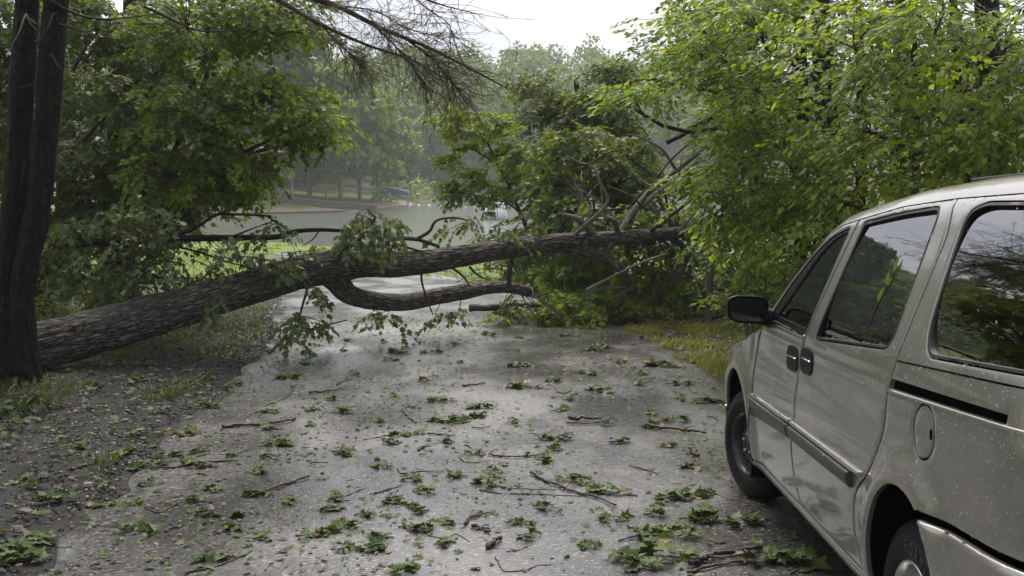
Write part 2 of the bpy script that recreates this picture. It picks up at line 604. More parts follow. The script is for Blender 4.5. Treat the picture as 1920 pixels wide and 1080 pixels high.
tag(road, 'wet grey asphalt lane strewn with leaves and twigs', kind='structure')

m, t, b = new_mat('lake_water')
b.inputs['Base Color'].default_value = (.11, .12, .10, 1)
b.inputs['Roughness'].default_value = .18
b.inputs['IOR'].default_value = 1.333
bump(t, b, noise(t, coords(t, 'Object', (.5, 1.2, 1)), 1.2, 4, .6), .12, .2)
mb = MB()
wx = np.linspace(-60, 70, 14); wy = np.linspace(50, 215, 14)
WX, WY = np.meshgrid(wx, wy); idx = np.arange(WX.size).reshape(WX.shape)
mb.add(np.stack([WX, WY, WX * 0 + LAKE_Z], -1), np.stack([idx[:-1, :-1], idx[:-1, 1:], idx[1:, 1:], idx[1:, :-1]], -1).reshape(-1, 4))
water = mb.build('lake_water', m)
tag(water, 'still grey green lake water with mist over it', kind='structure')
# ------------------------------------------------------------------ far shore: forest, shore trees, lake things
def far_crown(seed, h, r, n, pine=False, size=.55, low=.25):
    """leaf clumps of a tree whose base is at the origin"""
    g = np.random.default_rng(seed)
    if pine:
        k = 26
        zc = np.linspace(low * h, h * .98, k)
        rc = r * (1 - (zc - low * h) / (h * (1 - low))) ** .8 + .25
        i = g.integers(0, k, n)
        a = g.uniform(0, 2 * np.pi, n); q = rc[i] * np.sqrt(g.uniform(.1, 1, n))
        pos = np.stack([q * np.cos(a), q * np.sin(a), zc[i] - q * .25 + g.normal(0, .2, n)], -1)
        nr = np.stack([np.cos(a), np.sin(a), np.full(n, 1.0)], -1) + g.normal(0, .5, (n, 3))
        ax = np.stack([np.cos(a), np.sin(a), np.full(n, -.5)], -1) + g.normal(0, .3, (n, 3))
    else:
        k = 26
        u = nrm(g.normal(0, 1, (k, 3))) * (g.uniform(.25, 1, (k, 1)) ** .5)
        cz = h * (1 + low) / 2; hz = h * (1 - low) / 2
        C = u * np.array([r, r, hz]) * .78 + np.array([0, 0, cz])
        taper = 1 - .45 * np.clip((C[:, 2] - cz) / hz, 0, 1)
        C[:, :2] *= taper[:, None]
        R = r * g.uniform(.26, .42, k)
        i = g.integers(0, k, n)
        d = nrm(g.normal(0, 1, (n, 3)) + np.array([0, 0, .35]))
        pos = C[i] + d * R[i][:, None] * g.uniform(.75, 1.05, (n, 1)) * np.array([1.15, 1.15, .8])
        nr = d + g.normal(0, .45, (n, 3)) + np.array([0, 0, .35])
        ax = g.normal(0, 1, (n, 3)) + np.array([0, 0, -.6])
    sz = size * g.uniform(.6, 1.35, n)
    return leaf_mesh(pos, ax, nr, sz, QUAD)


def far_trunk(seed, h, r, top):
    g = np.random.default_rng(seed + 500)
    p = np.array([[0, 0, -.6], [g.normal(0, .08), g.normal(0, .08), h * .4], [g.normal(0, .25), g.normal(0, .25), h * top]])
    return tube(smooth_path(p, 8), np.linspace(r, r * .35, 8), 7, False)


BROAD = [(far_crown(40 + k, 17, 5.2, 5200, False, .92, .05), far_trunk(40 + k, 17, .28, .8)) for k in range(3)]
PINES = [(far_crown(60 + k, 19, 3.4, 3600, True, 1.0, .34), far_trunk(60 + k, 19, .17, .95)) for k in range(2)]
VAR = {'broad': [], 'pine': []}
for key, src, mt in (('broad', BROAD, 'leaf_far'), ('pine', PINES, 'leaf_far_pine')):
    for (cv, cf), (tv, tf, tt) in src:
        VAR[key].append((MB().add(cv, cf).mesh('crown', MAT[mt], False), MB().add(tv, tf, tt).mesh('trunk', MAT['bark_far'])))


def shore_tree(px, d, scale, kind, k, label, group=None, rot=0.0):
    x = (px - 960) / FPX * d
    o = thing('pine_tree' if kind == 'pine' else 'broadleaf_tree', label, 'tree', (x, d, gz(x, d)), group)
    o.scale = (scale, scale, scale); o.rotation_euler = (0, 0, rot)
    cm, tm = VAR[kind][k]
    cr = link('crown', cm, o); tag(cr, kind='stuff')
    link('trunk', tm, o)
    return o


SHORE = [
    (402, 121, .95, 'broad', 0, 'hazy round tree on the clay shore, behind the left maple foliage'),
    (470, 128, 1.15, 'broad', 1, 'hazy broad tree behind the leftmost bare pine trunks across the water'),
    (497, 124, 1.1, 'pine', 0, 'tall pine with bare trunk, leftmost of the trunks on the far left shore'),
    (527, 122, 1.1, 'pine', 1, 'tall pine with bare trunk, second of the pale trunks on the far left shore'),
    (549, 120, 1.1, 'pine', 0, 'tall pine with the palest straight trunk above the retaining wall'),
    (582, 131, 1.1, 'broad', 2, 'hazy leafy tree just right of the palest pine trunk'),
    (612, 125, .62, 'pine', 1, 'small dark evergreen with low boughs above the retaining wall end'),
    (640, 128, 1.1, 'broad', 0, 'big pale green rounded tree at the middle of the far left shore'),
    (676, 134, 1.0, 'broad', 1, 'pale green tree leaning toward the water above the point'),
    (708, 140, .85, 'broad', 2, 'lower tree on the tip of the point beside the blue canopy'),
    (748, 158, .8, 'broad', 0, 'drooping tree right behind the blue canopy'),
]
for i, (px, d, s, kd, k, lab) in enumerate(SHORE):
    shore_tree(px, d, s, kd, k, lab, 'trees on the far left shore', rot=i * 1.7)
ROW = [(775, 206, .74, 1), (812, 209, .9, 2), (846, 207, .7, 0), (884, 210, .86, 1), (925, 207, .8, 2), (968, 209, .9, 0), (1010, 208, .82, 1),
       (1060, 207, .85, 2), (1110, 209, .8, 0)]
ORD = ['first', 'second', 'third', 'fourth', 'fifth', 'sixth', 'seventh', 'eighth', 'ninth', 'tenth', 'eleventh', 'twelfth', 'thirteenth', 'fourteenth',
       'fifteenth', 'sixteenth', 'seventeenth', 'eighteenth', 'nineteenth', 'twentieth']
for i, (px, d, s, k) in enumerate(ROW):
    shore_tree(px, d, s, 'broad', k, 'misty tree at the lake end waterline, %s from the blue canopy' % ORD[i], 'waterline trees at the end of the lake', rot=i * 2.1)
# the wooded hillside behind them reads as one mass
g = np.random.default_rng(5)
mb = MB(); mbt = MB()
spots = []
for d in np.arange(148, 306, 11):
    half = d * .62
    step = 7.2 + (d - 148) * .012
    for x in np.arange(-half, half, step):
        xx = x + g.normal(0, 1.8); dd = d + g.normal(0, 3)
        px = 960 + FPX * xx / dd
        if lake_dist(np.array([xx]), np.array([dd]))[0] < 7: continue
        if d < 205 and px > 690: continue
        if d < 165 and px > 640: continue
        if not 230 < px < 1400: continue
        spots.append((xx, dd))
for i, (xx, dd) in enumerate(spots):
    (cv, cf), (tv, tf, tt) = (PINES[i % 2] if g.random() < .22 and dd < 235 else BROAD[i % 3])
    s = g.uniform(.8, 1.25); a = g.uniform(0, 6.28); ca, sa = math.cos(a) * s, math.sin(a) * s
    keep = g.random(len(cf) // 2) < (.5 if dd < 215 else (.30 if dd < 260 else .22))
    keep = np.repeat(keep, 2)
    M = np.array([[ca, -sa, 0], [sa, ca, 0], [0, 0, s]])
    off = np.array([xx, dd, gz(xx, dd)])
    kv = np.repeat(keep[::2], 4)
    ids = np.cumsum(kv) - 1
    mb.add(cv[kv] @ M.T + off, ids[cf[keep]])
    if dd < 260:
        mbt.add(tv @ M.T + off, tf, tt)
fo = mb.build('hillside_forest', MAT['leaf_far'], None, False)
tag(fo, 'misty wooded hillside rising behind the lake', 'forest', kind='stuff')
ft = mbt.build('trunks', MAT['bark_far'], fo); tag(ft, kind='stuff')

# undergrowth of the far shore as one mass
n = 22000
x = g.uniform(-70, 50, n); y = g.uniform(112, 222, n); dd = lake_dist(x, y)
px = 960 + FPX * x / y
ok = (dd > .6) & (((px < 700) & (dd > 16)) | ((px >= 700) & (dd < 9)))
x, y = x[ok], y[ok]
pos = np.stack([x, y, ground_z(x, y) + g.uniform(0, 1, len(x)) ** 1.5 * np.where(960 + FPX * x / y < 700, 4.5, 2.4)], -1)
V, F = leaf_mesh(pos, g.normal(0, 1, (len(x), 3)), g.normal(0, .6, (len(x), 3)) + np.array([0, -.4, .7]), g.uniform(.5, 1.1, len(x)), QUAD)
ug = MB().add(V, F).build('undergrowth', MAT['leaf_far'], None, False)
tag(ug, 'low bushes along the far shore', 'bushes', kind='stuff')
n = 12000
x = g.uniform(-62, -13, n); y = g.uniform(121, 170, n); dd = lake_dist(x, y)
ok = dd > 13 + 3 * vnoise(np.stack([x * .2, y * .2, 0 * x], -1)); x, y = x[ok], y[ok]; n = len(x)
pos = np.stack([x, y, ground_z(x, y) + g.random(n) * 5.5], -1)
V, F = leaf_mesh(pos, g.normal(0, 1, (n, 3)), g.normal(0, .6, (n, 3)) + np.array([0, -.4, .7]), g.uniform(.7, 1.3, n), QUAD)
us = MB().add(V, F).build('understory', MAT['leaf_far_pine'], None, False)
tag(us, 'dark understory between the trunks on the far left shore', 'bushes', kind='stuff')

# timber retaining wall on the clay bank
plain('old_timber', (.075, .058, .046), .85)
plain('clay_wall', (.33, .19, .12), .9, var=.2, scale=1)
wall = thing('retaining_wall', 'low dark timber retaining wall above the clay beach', 'wall', (0, 0, 0))
wp = np.array([P(470, 381, 117), P(560, 387, 115.5), P(640, 390, 116), P(705, 386, 121)])
wp = smooth_path(wp[:, :2] @ np.eye(2), 60) if False else smooth_path(np.column_stack([wp[:, 0], wp[:, 1], wp[:, 2] * 0]), 60)
wz = ground_z(wp[:, 0], wp[:, 1])
mb = MB(); mb.tube(np.column_stack([wp[:, 0], wp[:, 1], wz + .58]), .16, 6); mb.build('cap_rail', MAT['old_timber'], wall)
for i in range(0, 60):
    pm = MB()
    pm.tube(np.array([[wp[i, 0], wp[i, 1] - .05, wz[i] - .4], [wp[i, 0], wp[i, 1] - .05, wz[i] + .50 + g.normal(0, .03)]]), .15 + g.normal(0, .012), 7)
    pm.build('post', MAT['old_timber'], wall)
# low timber edging at the water
edge = thing('shore_edging', 'thin timber edging where the beach meets the water', 'edging', (0, 0, 0))
ep = smooth_path(np.array([(-31, 105.6, -2.12), (-25, 108.6, -2.12), (-19, 113.6, -2.12), (-16.4, 119, -2.12)]), 20)
MB().tube(ep, .12, 6).build('timber', MAT['old_timber'], edge)

# blue canopy on its frame at the point
plain('blue_tarp', (.03, .04, .13), .6, var=.2, scale=2)
plain('grey_metal', (.28, .29, .30), .45, .6)
d0 = 141.0
can = thing('blue_canopy', 'faded blue sloping canopy on a frame at the tip of the point', 'canopy', P(745, 372, d0))
o = P(745, 372, d0)
a = P(722, 351, d0) - o; b2 = P(764, 358, d0) - o; c2 = P(766, 368, d0) - o; e2 = P(726, 363, d0) - o
back = np.array([0, 1.6, .25])
tt_ = np.linspace(0, 1, 9)
top = a * (1 - tt_[:, None]) + b2 * tt_[:, None]; bot = e2 * (1 - tt_[:, None]) + c2 * tt_[:, None]
bot[:, 2] += .12 * np.abs(np.sin(tt_ * np.pi * 4)); bot[:, 1] -= .3
V = np.concatenate([top + back * .0, bot, top + back + np.array([0, 0, -.2])]); k = 9
F = [[i, i + 1, k + i + 1, k + i] for i in range(8)] + [[i, 2 * k + i, 2 * k + i + 1, i + 1] for i in range(8)]
mbc = MB().add(V, np.array(F)); mbc.build('tarp', MAT['blue_tarp'], can)
for q in (top[0], top[4], top[8], top[0] + back, top[8] + back):
    foot = np.array([q[0], q[1] + .1, gz(o[0] + q[0], o[1] + q[1]) - o[2] - .5]) if True else 0
    foot[2] = min(foot[2], -.6)
    MB().tube(np.array([foot, q + np.array([0, .1, -.03])]), .06, 6).build('post', MAT['grey_metal'], can)

# swimming platform and float lines
plain('white_plastic', (.80, .80, .78), .45, var=.06)
plain('rope', (.55, .54, .50), .8)
q = P(841, 378, 3.82 * 2000 / 48.)
dk = thing('swim_platform', 'long white floating platform on the lake', 'platform', (q[0], q[1], LAKE_Z))
MB().box((0, 0, .16), (2.6, 1.3, .1)).build('deck', MAT['white_plastic'], dk, False)
for s in (-1, 1):
    MB().tube(np.array([[-1.2, s * .45, .04], [1.2, s * .45, .04]]), .11, 10).build('float', MAT['white_plastic'], dk)


def float_line(name, label, p0, p1, n, r):
    o = thing(name, label, 'float line', (0, 0, 0))
    A = np.array([p0[0], p0[1], LAKE_Z + .03]); B = np.array([p1[0], p1[1], LAKE_Z + .03])
    t_ = np.linspace(0, 1, 30)[:, None]
    pp = A * (1 - t_) + B * t_; pp[:, 1] += 1.2 * np.sin(t_[:, 0] * np.pi)
    MB().tube(pp, .035, 5).build('rope', MAT['rope'], o)
    bm = None
    for i in range(n):
        c = pp[int((i + .5) / n * 29)]
        if bm is None:
            th = np.linspace(0, np.pi, 9)
            path = np.column_stack([-np.cos(th) * r * 1.25, 0 * th, 0 * th])
            bm = MB().tube(path, np.maximum(np.sin(th) * r, .004), 10).mesh('buoy', MAT['white_plastic'])
        bo = link('buoy', bm, o); bo.location = (c[0] + rng.normal(0, .1), c[1], c[2] + .03)
    return o


def W(px, py):
    d = (EYE - LAKE_Z) * FPX / (py - HORIZON)
    return P(px, py, d)


float_line('float_line', 'nearer line of white floats strung across the lake', W(716, 384.5), W(905, 389), 9, .19)
float_line('float_line', 'farther line of white floats at the lake end', W(752, 372.5), W(890, 374.5), 6, .2)

# fountain
m, t, b = new_mat('spray')
b.inputs['Base Color'].default_value = (.92, .93, .95, 1); b.inputs['Roughness'].default_value = .35
b.inputs['Subsurface Weight'].default_value = 0.0
q = W(926, 411)
fo_ = thing('lake_fountain', 'white plume of a fountain splashing on the lake', 'fountain', (q[0], q[1], LAKE_Z))
MB().tube(np.array([[0, 0, -.15], [0, 0, .12]]), [.35, .3], 14).build('nozzle_float', MAT['grey_metal'], fo_)
mb = MB()
for i in range(46):
    a = g.uniform(0, 6.28); rr_ = g.uniform(.35, 1.25); hh = g.uniform(1.1, 2.0)
    t_ = np.linspace(0, 1, 9)
    pth = np.column_stack([rr_ * t_ * math.cos(a), rr_ * t_ * math.sin(a), .1 + hh * 4 * t_ * (1 - t_) * .98])
    mb.tube(pth, np.linspace(.035, .10, 9) * g.uniform(.6, 1.2), 5)
sp = mb.build('spray', MAT['spray'], fo_); tag(sp, kind='stuff')
n = 1600
a = g.uniform(0, 6.28, n); u = g.uniform(0, 1, n); rr_ = g.uniform(.2, 1.3, n); hh = g.uniform(.8, 2.1, n)
pos = np.column_stack([rr_ * u * np.cos(a), rr_ * u * np.sin(a), .1 + hh * 4 * u * (1 - u)]) + g.normal(0, .05, (n, 3))
V, F = leaf_mesh(pos, g.normal(0, 1, (n, 3)), g.normal(0, 1, (n, 3)), g.uniform(.05, .13, n), DIAMOND)
dr = MB().add(V, F).build('droplets', MAT['spray'], fo_); tag(dr, kind='stuff')
# ------------------------------------------------------------------ near trees
def foliage(lobes, tmpl, size, dens=13., ntw=7, nlf=9, twl=.42, padr=.55, droop=.25, axis=None, flat=.3, seed=1, lookout=None):
    """sprays of leaves filling ellipsoid lobes (centre, radii); returns leaf arrays, twig ends and pad roots"""
    g = np.random.default_rng(seed)
    C = []; OUT = []; LI = []
    for li, (c, r, k) in enumerate(lobes):
        c = np.asarray(c, float); r = np.asarray(r, float)
        n = max(2, int(dens * k * r[0] * r[2] * 3.0))
        u = nrm(g.normal(0, 1, (n, 3))) * g.uniform(.08, 1, (n, 1)) ** .40
        p = c + u * r
        ax = np.array([c[0], c[1], 0]) if axis is None else np.asarray(axis, float)
        o = p - np.array([ax[0], ax[1], 0]); o[:, 2] = 0
        o = nrm(o) + .55 * nrm(u * np.array([1, 1, .3])) + g.normal(0, .45, (n, 3)) * np.array([1, 1, .35])
        o[:, 2] -= droop * g.uniform(.3, 1.6, n)
        C.append(p); OUT.append(nrm(o)); LI.append(np.full(n, li))
    C = np.concatenate(C); OUT = np.concatenate(OUT); LI = np.concatenate(LI)
    n = len(C)
    up = np.tile(np.array([0, 0, 1.0]), (n, 1)) + g.normal(0, flat, (n, 3))
    N = nrm(up - OUT * np.sum(up * OUT, -1, keepdims=True))
    S = np.cross(OUT, N)
    # twigs fan out of the pad's spine
    t = (np.arange(ntw) + .5) / ntw
    root = C - OUT * padr * .75
    base = root[:, None] + OUT[:, None] * (t[None, :, None] * padr * 1.5) + g.normal(0, .03, (n, ntw, 3))
    sg = np.where(np.arange(ntw) % 2 == 0, 1.0, -1.0)
    ang = (1.15 - .85 * t)[None] * g.uniform(.75, 1.25, (n, ntw)) * sg[None]
    D = OUT[:, None] * np.cos(ang)[..., None] + S[:, None] * np.sin(ang)[..., None] + g.normal(0, .12, (n, ntw, 3))
    D[..., 2] -= droop * .5
    D = nrm(D)
    L = twl * g.uniform(.6, 1.15, (n, ntw)) * (1.1 - .45 * np.abs(t - .35))[None]
    lt = (np.arange(nlf) + .6) / nlf
    dr = np.zeros((n, ntw, nlf, 3)); dr[..., 2] = -droop * (lt ** 2)[None, None] * L[..., None] * .8
    pos = base[:, :, None] + D[:, :, None] * (L[..., None] * lt)[..., None] + dr + g.normal(0, .012, (n, ntw, nlf, 3))
    side = np.cross(D, np.broadcast_to(N[:, None], D.shape))
    sl = np.where(np.arange(nlf) % 2 == 0, 1.0, -1.0)
    ax = D[:, :, None] * (.45 + .8 * (lt ** 3))[None, None, :, None] + side[:, :, None] * (sl * (1 - .7 * lt ** 3))[None, None, :, None] + g.normal(0, .22, pos.shape)
    ax[..., 2] -= droop * .9
    nr = np.broadcast_to(N[:, None, None], pos.shape) + g.normal(0, .24 + .4 * flat, pos.shape)
    sz = size * g.uniform(.62, 1.18, pos.shape[:3])
    return dict(pos=pos.reshape(-1, 3), ax=ax.reshape(-1, 3), nr=nr.reshape(-1, 3), sz=sz.reshape(-1), tmpl=tmpl,
                ta=base.reshape(-1, 3), tb=(base + D * L[..., None] + dr[:, :, -1]).reshape(-1, 3), pa=root, pb=root + OUT * padr * 1.5, li=LI)


def lobes_px(L):
    o = []
    for q in L:
        px, py, d, rx, ry, rz = q[:6]; k = q[6] if len(q) > 6 else 1.0
        o.append((P(px, py, d), (rx / FPX * d, rz, ry / FPX * d), k))
    return o


def limb(mb, a, b, r0, r1, sag=.0, seed=0, n=9, sides=6, wob=.05):
    g = np.random.default_rng(seed)
    a = np.asarray(a, float); b = np.asarray(b, float)
    L = np.linalg.norm(b - a)
    m1 = a * .66 + b * .34 + g.normal(0, wob, 3) * L + np.array([0, 0, sag * L])
    m2 = a * .33 + b * .67 + g.normal(0, wob, 3) * L + np.array([0, 0, sag * L * .9])
    pth = smooth_path([a, m1, m2, b], n)
    mb.tube(pth, np.linspace(r0, r1, n), sides)
    return pth


def crown(parent, lobes, leafmat, tmpl, size, origin=None, limbs=None, pick=0, twigmat='twig', branchmat='bark_branch', limb_r=.05, name='crown', **kw):
    """leaf crown + twigs + limbs under one tree; limbs = list of skeleton points where limbs spring from"""
    f = foliage(lobes, tmpl, size, **kw)
    n = len(f['pos'])
    ids = np.arange(n)
    base = np.zeros(3) if origin is None else np.asarray(origin, float)
    if pick:
        d = np.linalg.norm(f['pos'] - np.array([0, 0, EYE]), axis=1)
        px = 960 + FPX * f['pos'][:, 0] / np.maximum(f['pos'][:, 1], .1)
        py = HORIZON - FPX * (f['pos'][:, 2] - EYE) / np.maximum(f['pos'][:, 1], .1)
        d[(px < 0) | (px > 1900) | (py < 10) | (py > 1000)] = 1e6
        big = np.argsort(d / f['sz'])[:pick]
        T, F = tmpl
        lm = MB().add(T, F).mesh('leaf', MAT[leafmat], False)
        y = nrm(f['ax'][big]); z = nrm(f['nr'][big] - y * np.sum(f['nr'][big] * y, -1, keepdims=True)); x = np.cross(y, z)
        for k, i in enumerate(big):
            o = link('leaf', lm, parent)
            s = f['sz'][i]; p_ = f['pos'][i] - base
            o.matrix_local = Matrix(((x[k, 0] * s, y[k, 0] * s, z[k, 0] * s, p_[0]), (x[k, 1] * s, y[k, 1] * s, z[k, 1] * s, p_[1]),
                                     (x[k, 2] * s, y[k, 2] * s, z[k, 2] * s, p_[2]), (0, 0, 0, 1)))
        ids = np.setdiff1d(ids, big)
    V, F = leaf_mesh(f['pos'][ids] - base, f['ax'][ids], f['nr'][ids], f['sz'][ids], tmpl)
    cr = MB().add(V, F).build(name, MAT[leafmat], parent, False)
    tag(cr, kind='stuff')
    mb = MB()
    mb.add(*thin_tubes(f['ta'] - base, f['tb'] - base, .0032, .0014, straight=True))
    mb.add(*thin_tubes(f['pa'] - base, f['pb'] - base, .0065, .003))
    if limbs is not None:
        sk = np.asarray(limbs, float)
        # each pad hangs on a stem that springs from the nearest skeleton point
        dd = np.linalg.norm(f['pa'][:, None] - sk[None], axis=2) + np.maximum(0, sk[None, :, 2] - f['pa'][:, None, 2]) * .3
        near = sk[np.argmin(dd, axis=1)]
        nk = np.linalg.norm(near - f['pa'], axis=1) < 1.1
        mb.add(*thin_tubes(near[nk] - base, f['pa'][nk] - base, .011, .006, .05))
    tw = mb.build('twigs', MAT[twigmat], parent)
    tag(tw, kind='stuff')
    return f


def simple_tree(name, label, trunk_pts, r0, r1, lobes, leafmat, tmpl, size, bark='bark_dark', limb_r=.05, group=None, pick=0, seed=1, sides=14, sag=.06, **kw):
    tp = np.asarray(trunk_pts, float)
    base = tp[0].copy()
    o = thing(name, label, 'tree', base, group)
    n = 34
    pth = smooth_path(tp, n)
    rad = np.linspace(r0, r1, n) + r0 * .5 * np.exp(-np.linspace(0, 9, n))

    def dsp(tc):
        return (vnoise(tc * np.array([3.0, 22, 22])) - .5) * .05 * (np.linalg.norm(tc[..., 1:], axis=-1) > .05)
    mb = MB(); mb.tube(pth - base, rad, sides, True, dsp); mb.build('trunk', MAT[bark], o)
    lb = lobes
    sk = []
    for i, (c, r, k) in enumerate(lb):
        c = np.asarray(c, float)
        hz = c[2] - np.hypot(c[0] - pth[:, 0], c[1] - pth[:, 1]).min() * .45
        j = int(np.argmin(np.abs(pth[:, 2] - max(hz, pth[4, 2]))))
        lm = MB()
        q = limb(lm, pth[j] - base, c - base, min(limb_r, rad[j] * .7), .014, sag, seed * 100 + i)
        lm.build('limb', MAT['bark_branch'] if bark != 'bark_pale' else MAT['bark_grey'], o)
        sk.append(q[3:] + base)
    sk = np.concatenate(sk)
    crown(o, lb, leafmat, tmpl, size, base, sk, pick, seed=seed, axis=(base[0], base[1]), **kw)
    return o


# --- right bank
def gp(px, d, dz=-.25):
    x = (px - 960) / FPX * d
    return np.array([x, d, gz(x, d) + dz])


R1 = lobes_px([(1310, 40, 12, 100, 70, 1.1), (1215, 150, 11.6, 105, 36, .7), (1160, 185, 11.4, 60, 22, .5), (1310, 100, 12, 70, 36, .8), (1430, 70, 12.4, 140, 90, 1.3), (1400, 200, 12, 115, 80, 1.1),
               (1390, 320, 12, 95, 80, 1.0), (1350, 405, 12.3, 66, 62, .9), (1470, 300, 12, 110, 120, 1.2), (1445, 430, 12, 85, 80, 1.0), (1320, 350, 12.4, 20, 40, .5)])
simple_tree('broadleaf_tree', 'bright leafy tree arching out over the lane, dark trunk, right of the gap of sky', [gp(1558, 14), P(1556, 300, 14), P(1540, 60, 14), P(1530, -200, 14.1), P(1525, -420, 14.2)], .17, .08,
            R1, 'leaf_right', OVAL, .098, flat=.16, dens=20, seed=21, pick=150, twl=.38, padr=.46, droop=.28, nlf=9, ntw=7)
R2 = lobes_px([(1600, 90, 10.2, 120, 100, 1.1), (1750, 70, 9.8, 130, 100, 1.1), (1885, 90, 9.4, 110, 110, .9), (1610, 240, 10.6, 120, 75, .9), (1750, 215, 9.8, 120, 80, .9), (1890, 240, 9.6, 95, 85, .9),
               (1560, 375, 11, 110, 65, .9), (1690, 325, 10.6, 100, 50, .8), (1820, 310, 10.2, 110, 40, .7), (1980, 160, 9.4, 90, 160, .9)])
simple_tree('broadleaf_tree', 'leafy tree with drooping sprays hanging above the minivan roof', [gp(1860, 10.9), P(1858, 250, 10.9), P(1850, 0, 10.9), P(1840, -250, 11), P(1838, -420, 11)], .15, .07,
            R2, 'leaf_right', OVAL, .096, flat=.16, dens=18, seed=22, pick=150, twl=.44, padr=.55, droop=.34, nlf=9, ntw=7)
R3 = lobes_px([(1440, 60, 17, 170, 120, 1.6), (1650, 60, 16, 200, 130, 1.8), (1880, 60, 15, 170, 150, 1.6), (1480, 260, 17, 150, 130, 1.4), (1680, 260, 16, 180, 130, 1.6), (1880, 280, 15, 150, 120, 1.4),
               (1420, 430, 16.5, 130, 110, 1.3), (1570, 460, 15.5, 150, 110, 1.4), (1440, 540, 16, 60, 50, 1.0)])
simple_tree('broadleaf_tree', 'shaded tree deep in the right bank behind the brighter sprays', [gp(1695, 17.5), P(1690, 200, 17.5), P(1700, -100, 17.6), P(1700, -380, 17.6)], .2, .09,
            R3, 'leaf_right_shaded', OVAL, .12, dens=8, seed=23, twl=.5, padr=.7, droop=.25)
R4 = lobes_px([(1290, 90, 20, 90, 60, 1.2), (1370, 200, 20, 40, 40, .8, .8), (1370, 330, 20, 50, 60, 1.0), (1400, 20, 21, 140, 60, 1.4), (1340, 460, 19, 80, 70, 1.2)])
simple_tree('broadleaf_tree', 'slender tree behind the propped limb, right of the gap to the hillside', [gp(1420, 21), P(1418, 250, 21), P(1400, 0, 21), P(1395, -200, 21)], .16, .07,
            R4, 'leaf_middle', OVAL, .13, dens=11, seed=24, twl=.5, padr=.7)
# bare dark trunks that show between the leaves
for k, (px, d, r, lab) in enumerate([(1610, 15.5, .07, 'thin dark trunk between the leaves, left of centre of the right bank'), (1712, 13.2, .045, 'thin sapling stem above the sliding door window'),
                                     (1790, 14.5, .06, 'thin dark trunk right of the sapling stem on the right bank'), (1500, 16, .09, 'dark trunk half hidden by the bright tree sprays')]):
    b0 = gp(px, d); tp = [b0, P(px + 6, 250, d), P(px - 4, -60, d), P(px + 10, -330, d)]
    o = thing('bare_trunk', lab, 'tree', b0)
    pth = smooth_path(tp, 26)
    MB().tube(pth - b0, np.linspace(r * 1.3, r * .6, 26), 10).build('trunk', MAT['bark_dark'], o)
    lb = [(P(px + dx, -160 + dy, d), (1.1, 1.0, .7), .6) for dx, dy in ((-70, 0), (80, -40))]
    mbl = MB()
    for lbk in lb: limb(mbl, pth[-6] - b0, lbk[0] - b0, r * .5, .012, .05, 50 + k)
    mbl.build('limbs', MAT['bark_dark'], o)
    crown(o, lb, 'leaf_right_shaded', OVAL, .12, b0, pth[-8:], seed=300 + k, dens=7)
# grey sapling that stands at the road end
b0 = gp(1330, 16.0)
sp_ = thing('grey_sapling', 'slim grey leaning trunk standing between the log and the bright leaves', 'tree', b0)
pth = smooth_path([b0, P(1331, 520, 16), P(1337, 470, 16), P(1362, 405, 15.9), P(1378, 330, 15.8), P(1384, 230, 15.8)], 22)
MB().tube(pth - b0, np.linspace(.055, .03, 22), 10).build('trunk', MAT['bark_grey'], sp_)
crown(sp_, lobes_px([(1390, 250, 15.8, 60, 50, .6), (1400, 180, 15.8, 60, 50, .6)]), 'leaf_right', OVAL, .11, b0, pth[-6:], seed=77, dens=8)


def shrub(label, lobes, leafmat, tmpl, size, seed, name='shrub', dens=11, **kw):
    c = np.mean([q[0] for q in lobes], axis=0)
    b = np.array([c[0], c[1], gz(c[0], c[1])])
    o = thing(name, label, 'shrub', b)
    mb = MB(); sk = []
    for i, (c, r, k) in enumerate(lobes):
        for j in range(3):
            g2 = np.random.default_rng(seed * 31 + i * 7 + j)
            e = np.asarray(c) + g2.normal(0, .35, 3) * np.asarray(r)
            q = limb(mb, np.array([g2.normal(0, .12), g2.normal(0, .12), -.1]), e - b, .014, .005, .05, seed + i + j, sides=5)
            sk.append(q[3:] + b)
    mb.build('stems', MAT['bark_branch'], o)
    crown(o, lobes, leafmat, tmpl, size, b, np.concatenate(sk), seed=seed, dens=dens, **kw)
    return o


shrub('low bright shrub beside the minivan mirror under the right trees', lobes_px([(1430, 545, 11.5, 60, 40, .6), (1490, 515, 11, 60, 45, .6), (1395, 575, 12, 40, 26, .5)]), 'leaf_right', OVAL, .10, 41, padr=.4, twl=.34)
shrub('dark shrub behind the grey sapling at the road end', lobes_px([(1390, 520, 17.5, 80, 60, .9), (1310, 530, 18, 60, 45, .9)]), 'leaf_right_shaded', OVAL, .11, 42)
shrub('ferny green shrub spilling over the dark log', lobes_px([(1240, 525, 19.6, 60, 30, .7), (1285, 510, 19.6, 50, 36, .7), (1200, 540, 19.4, 45, 20, .6)]), 'leaf_right', OVAL, .10, 43, padr=.42, twl=.36, dens=16)

shrub('dark undergrowth at the foot of the trunks behind the minivan bonnet', lobes_px([(1560, 500, 14, 90, 60, .9), (1680, 480, 14, 90, 60, .9), (1800, 470, 13.5, 90, 60, .9), (1930, 470, 13, 90, 70, .9), (2060, 470, 13, 90, 70, .9)]), 'leaf_right_shaded', OVAL, .12, 53, dens=7)
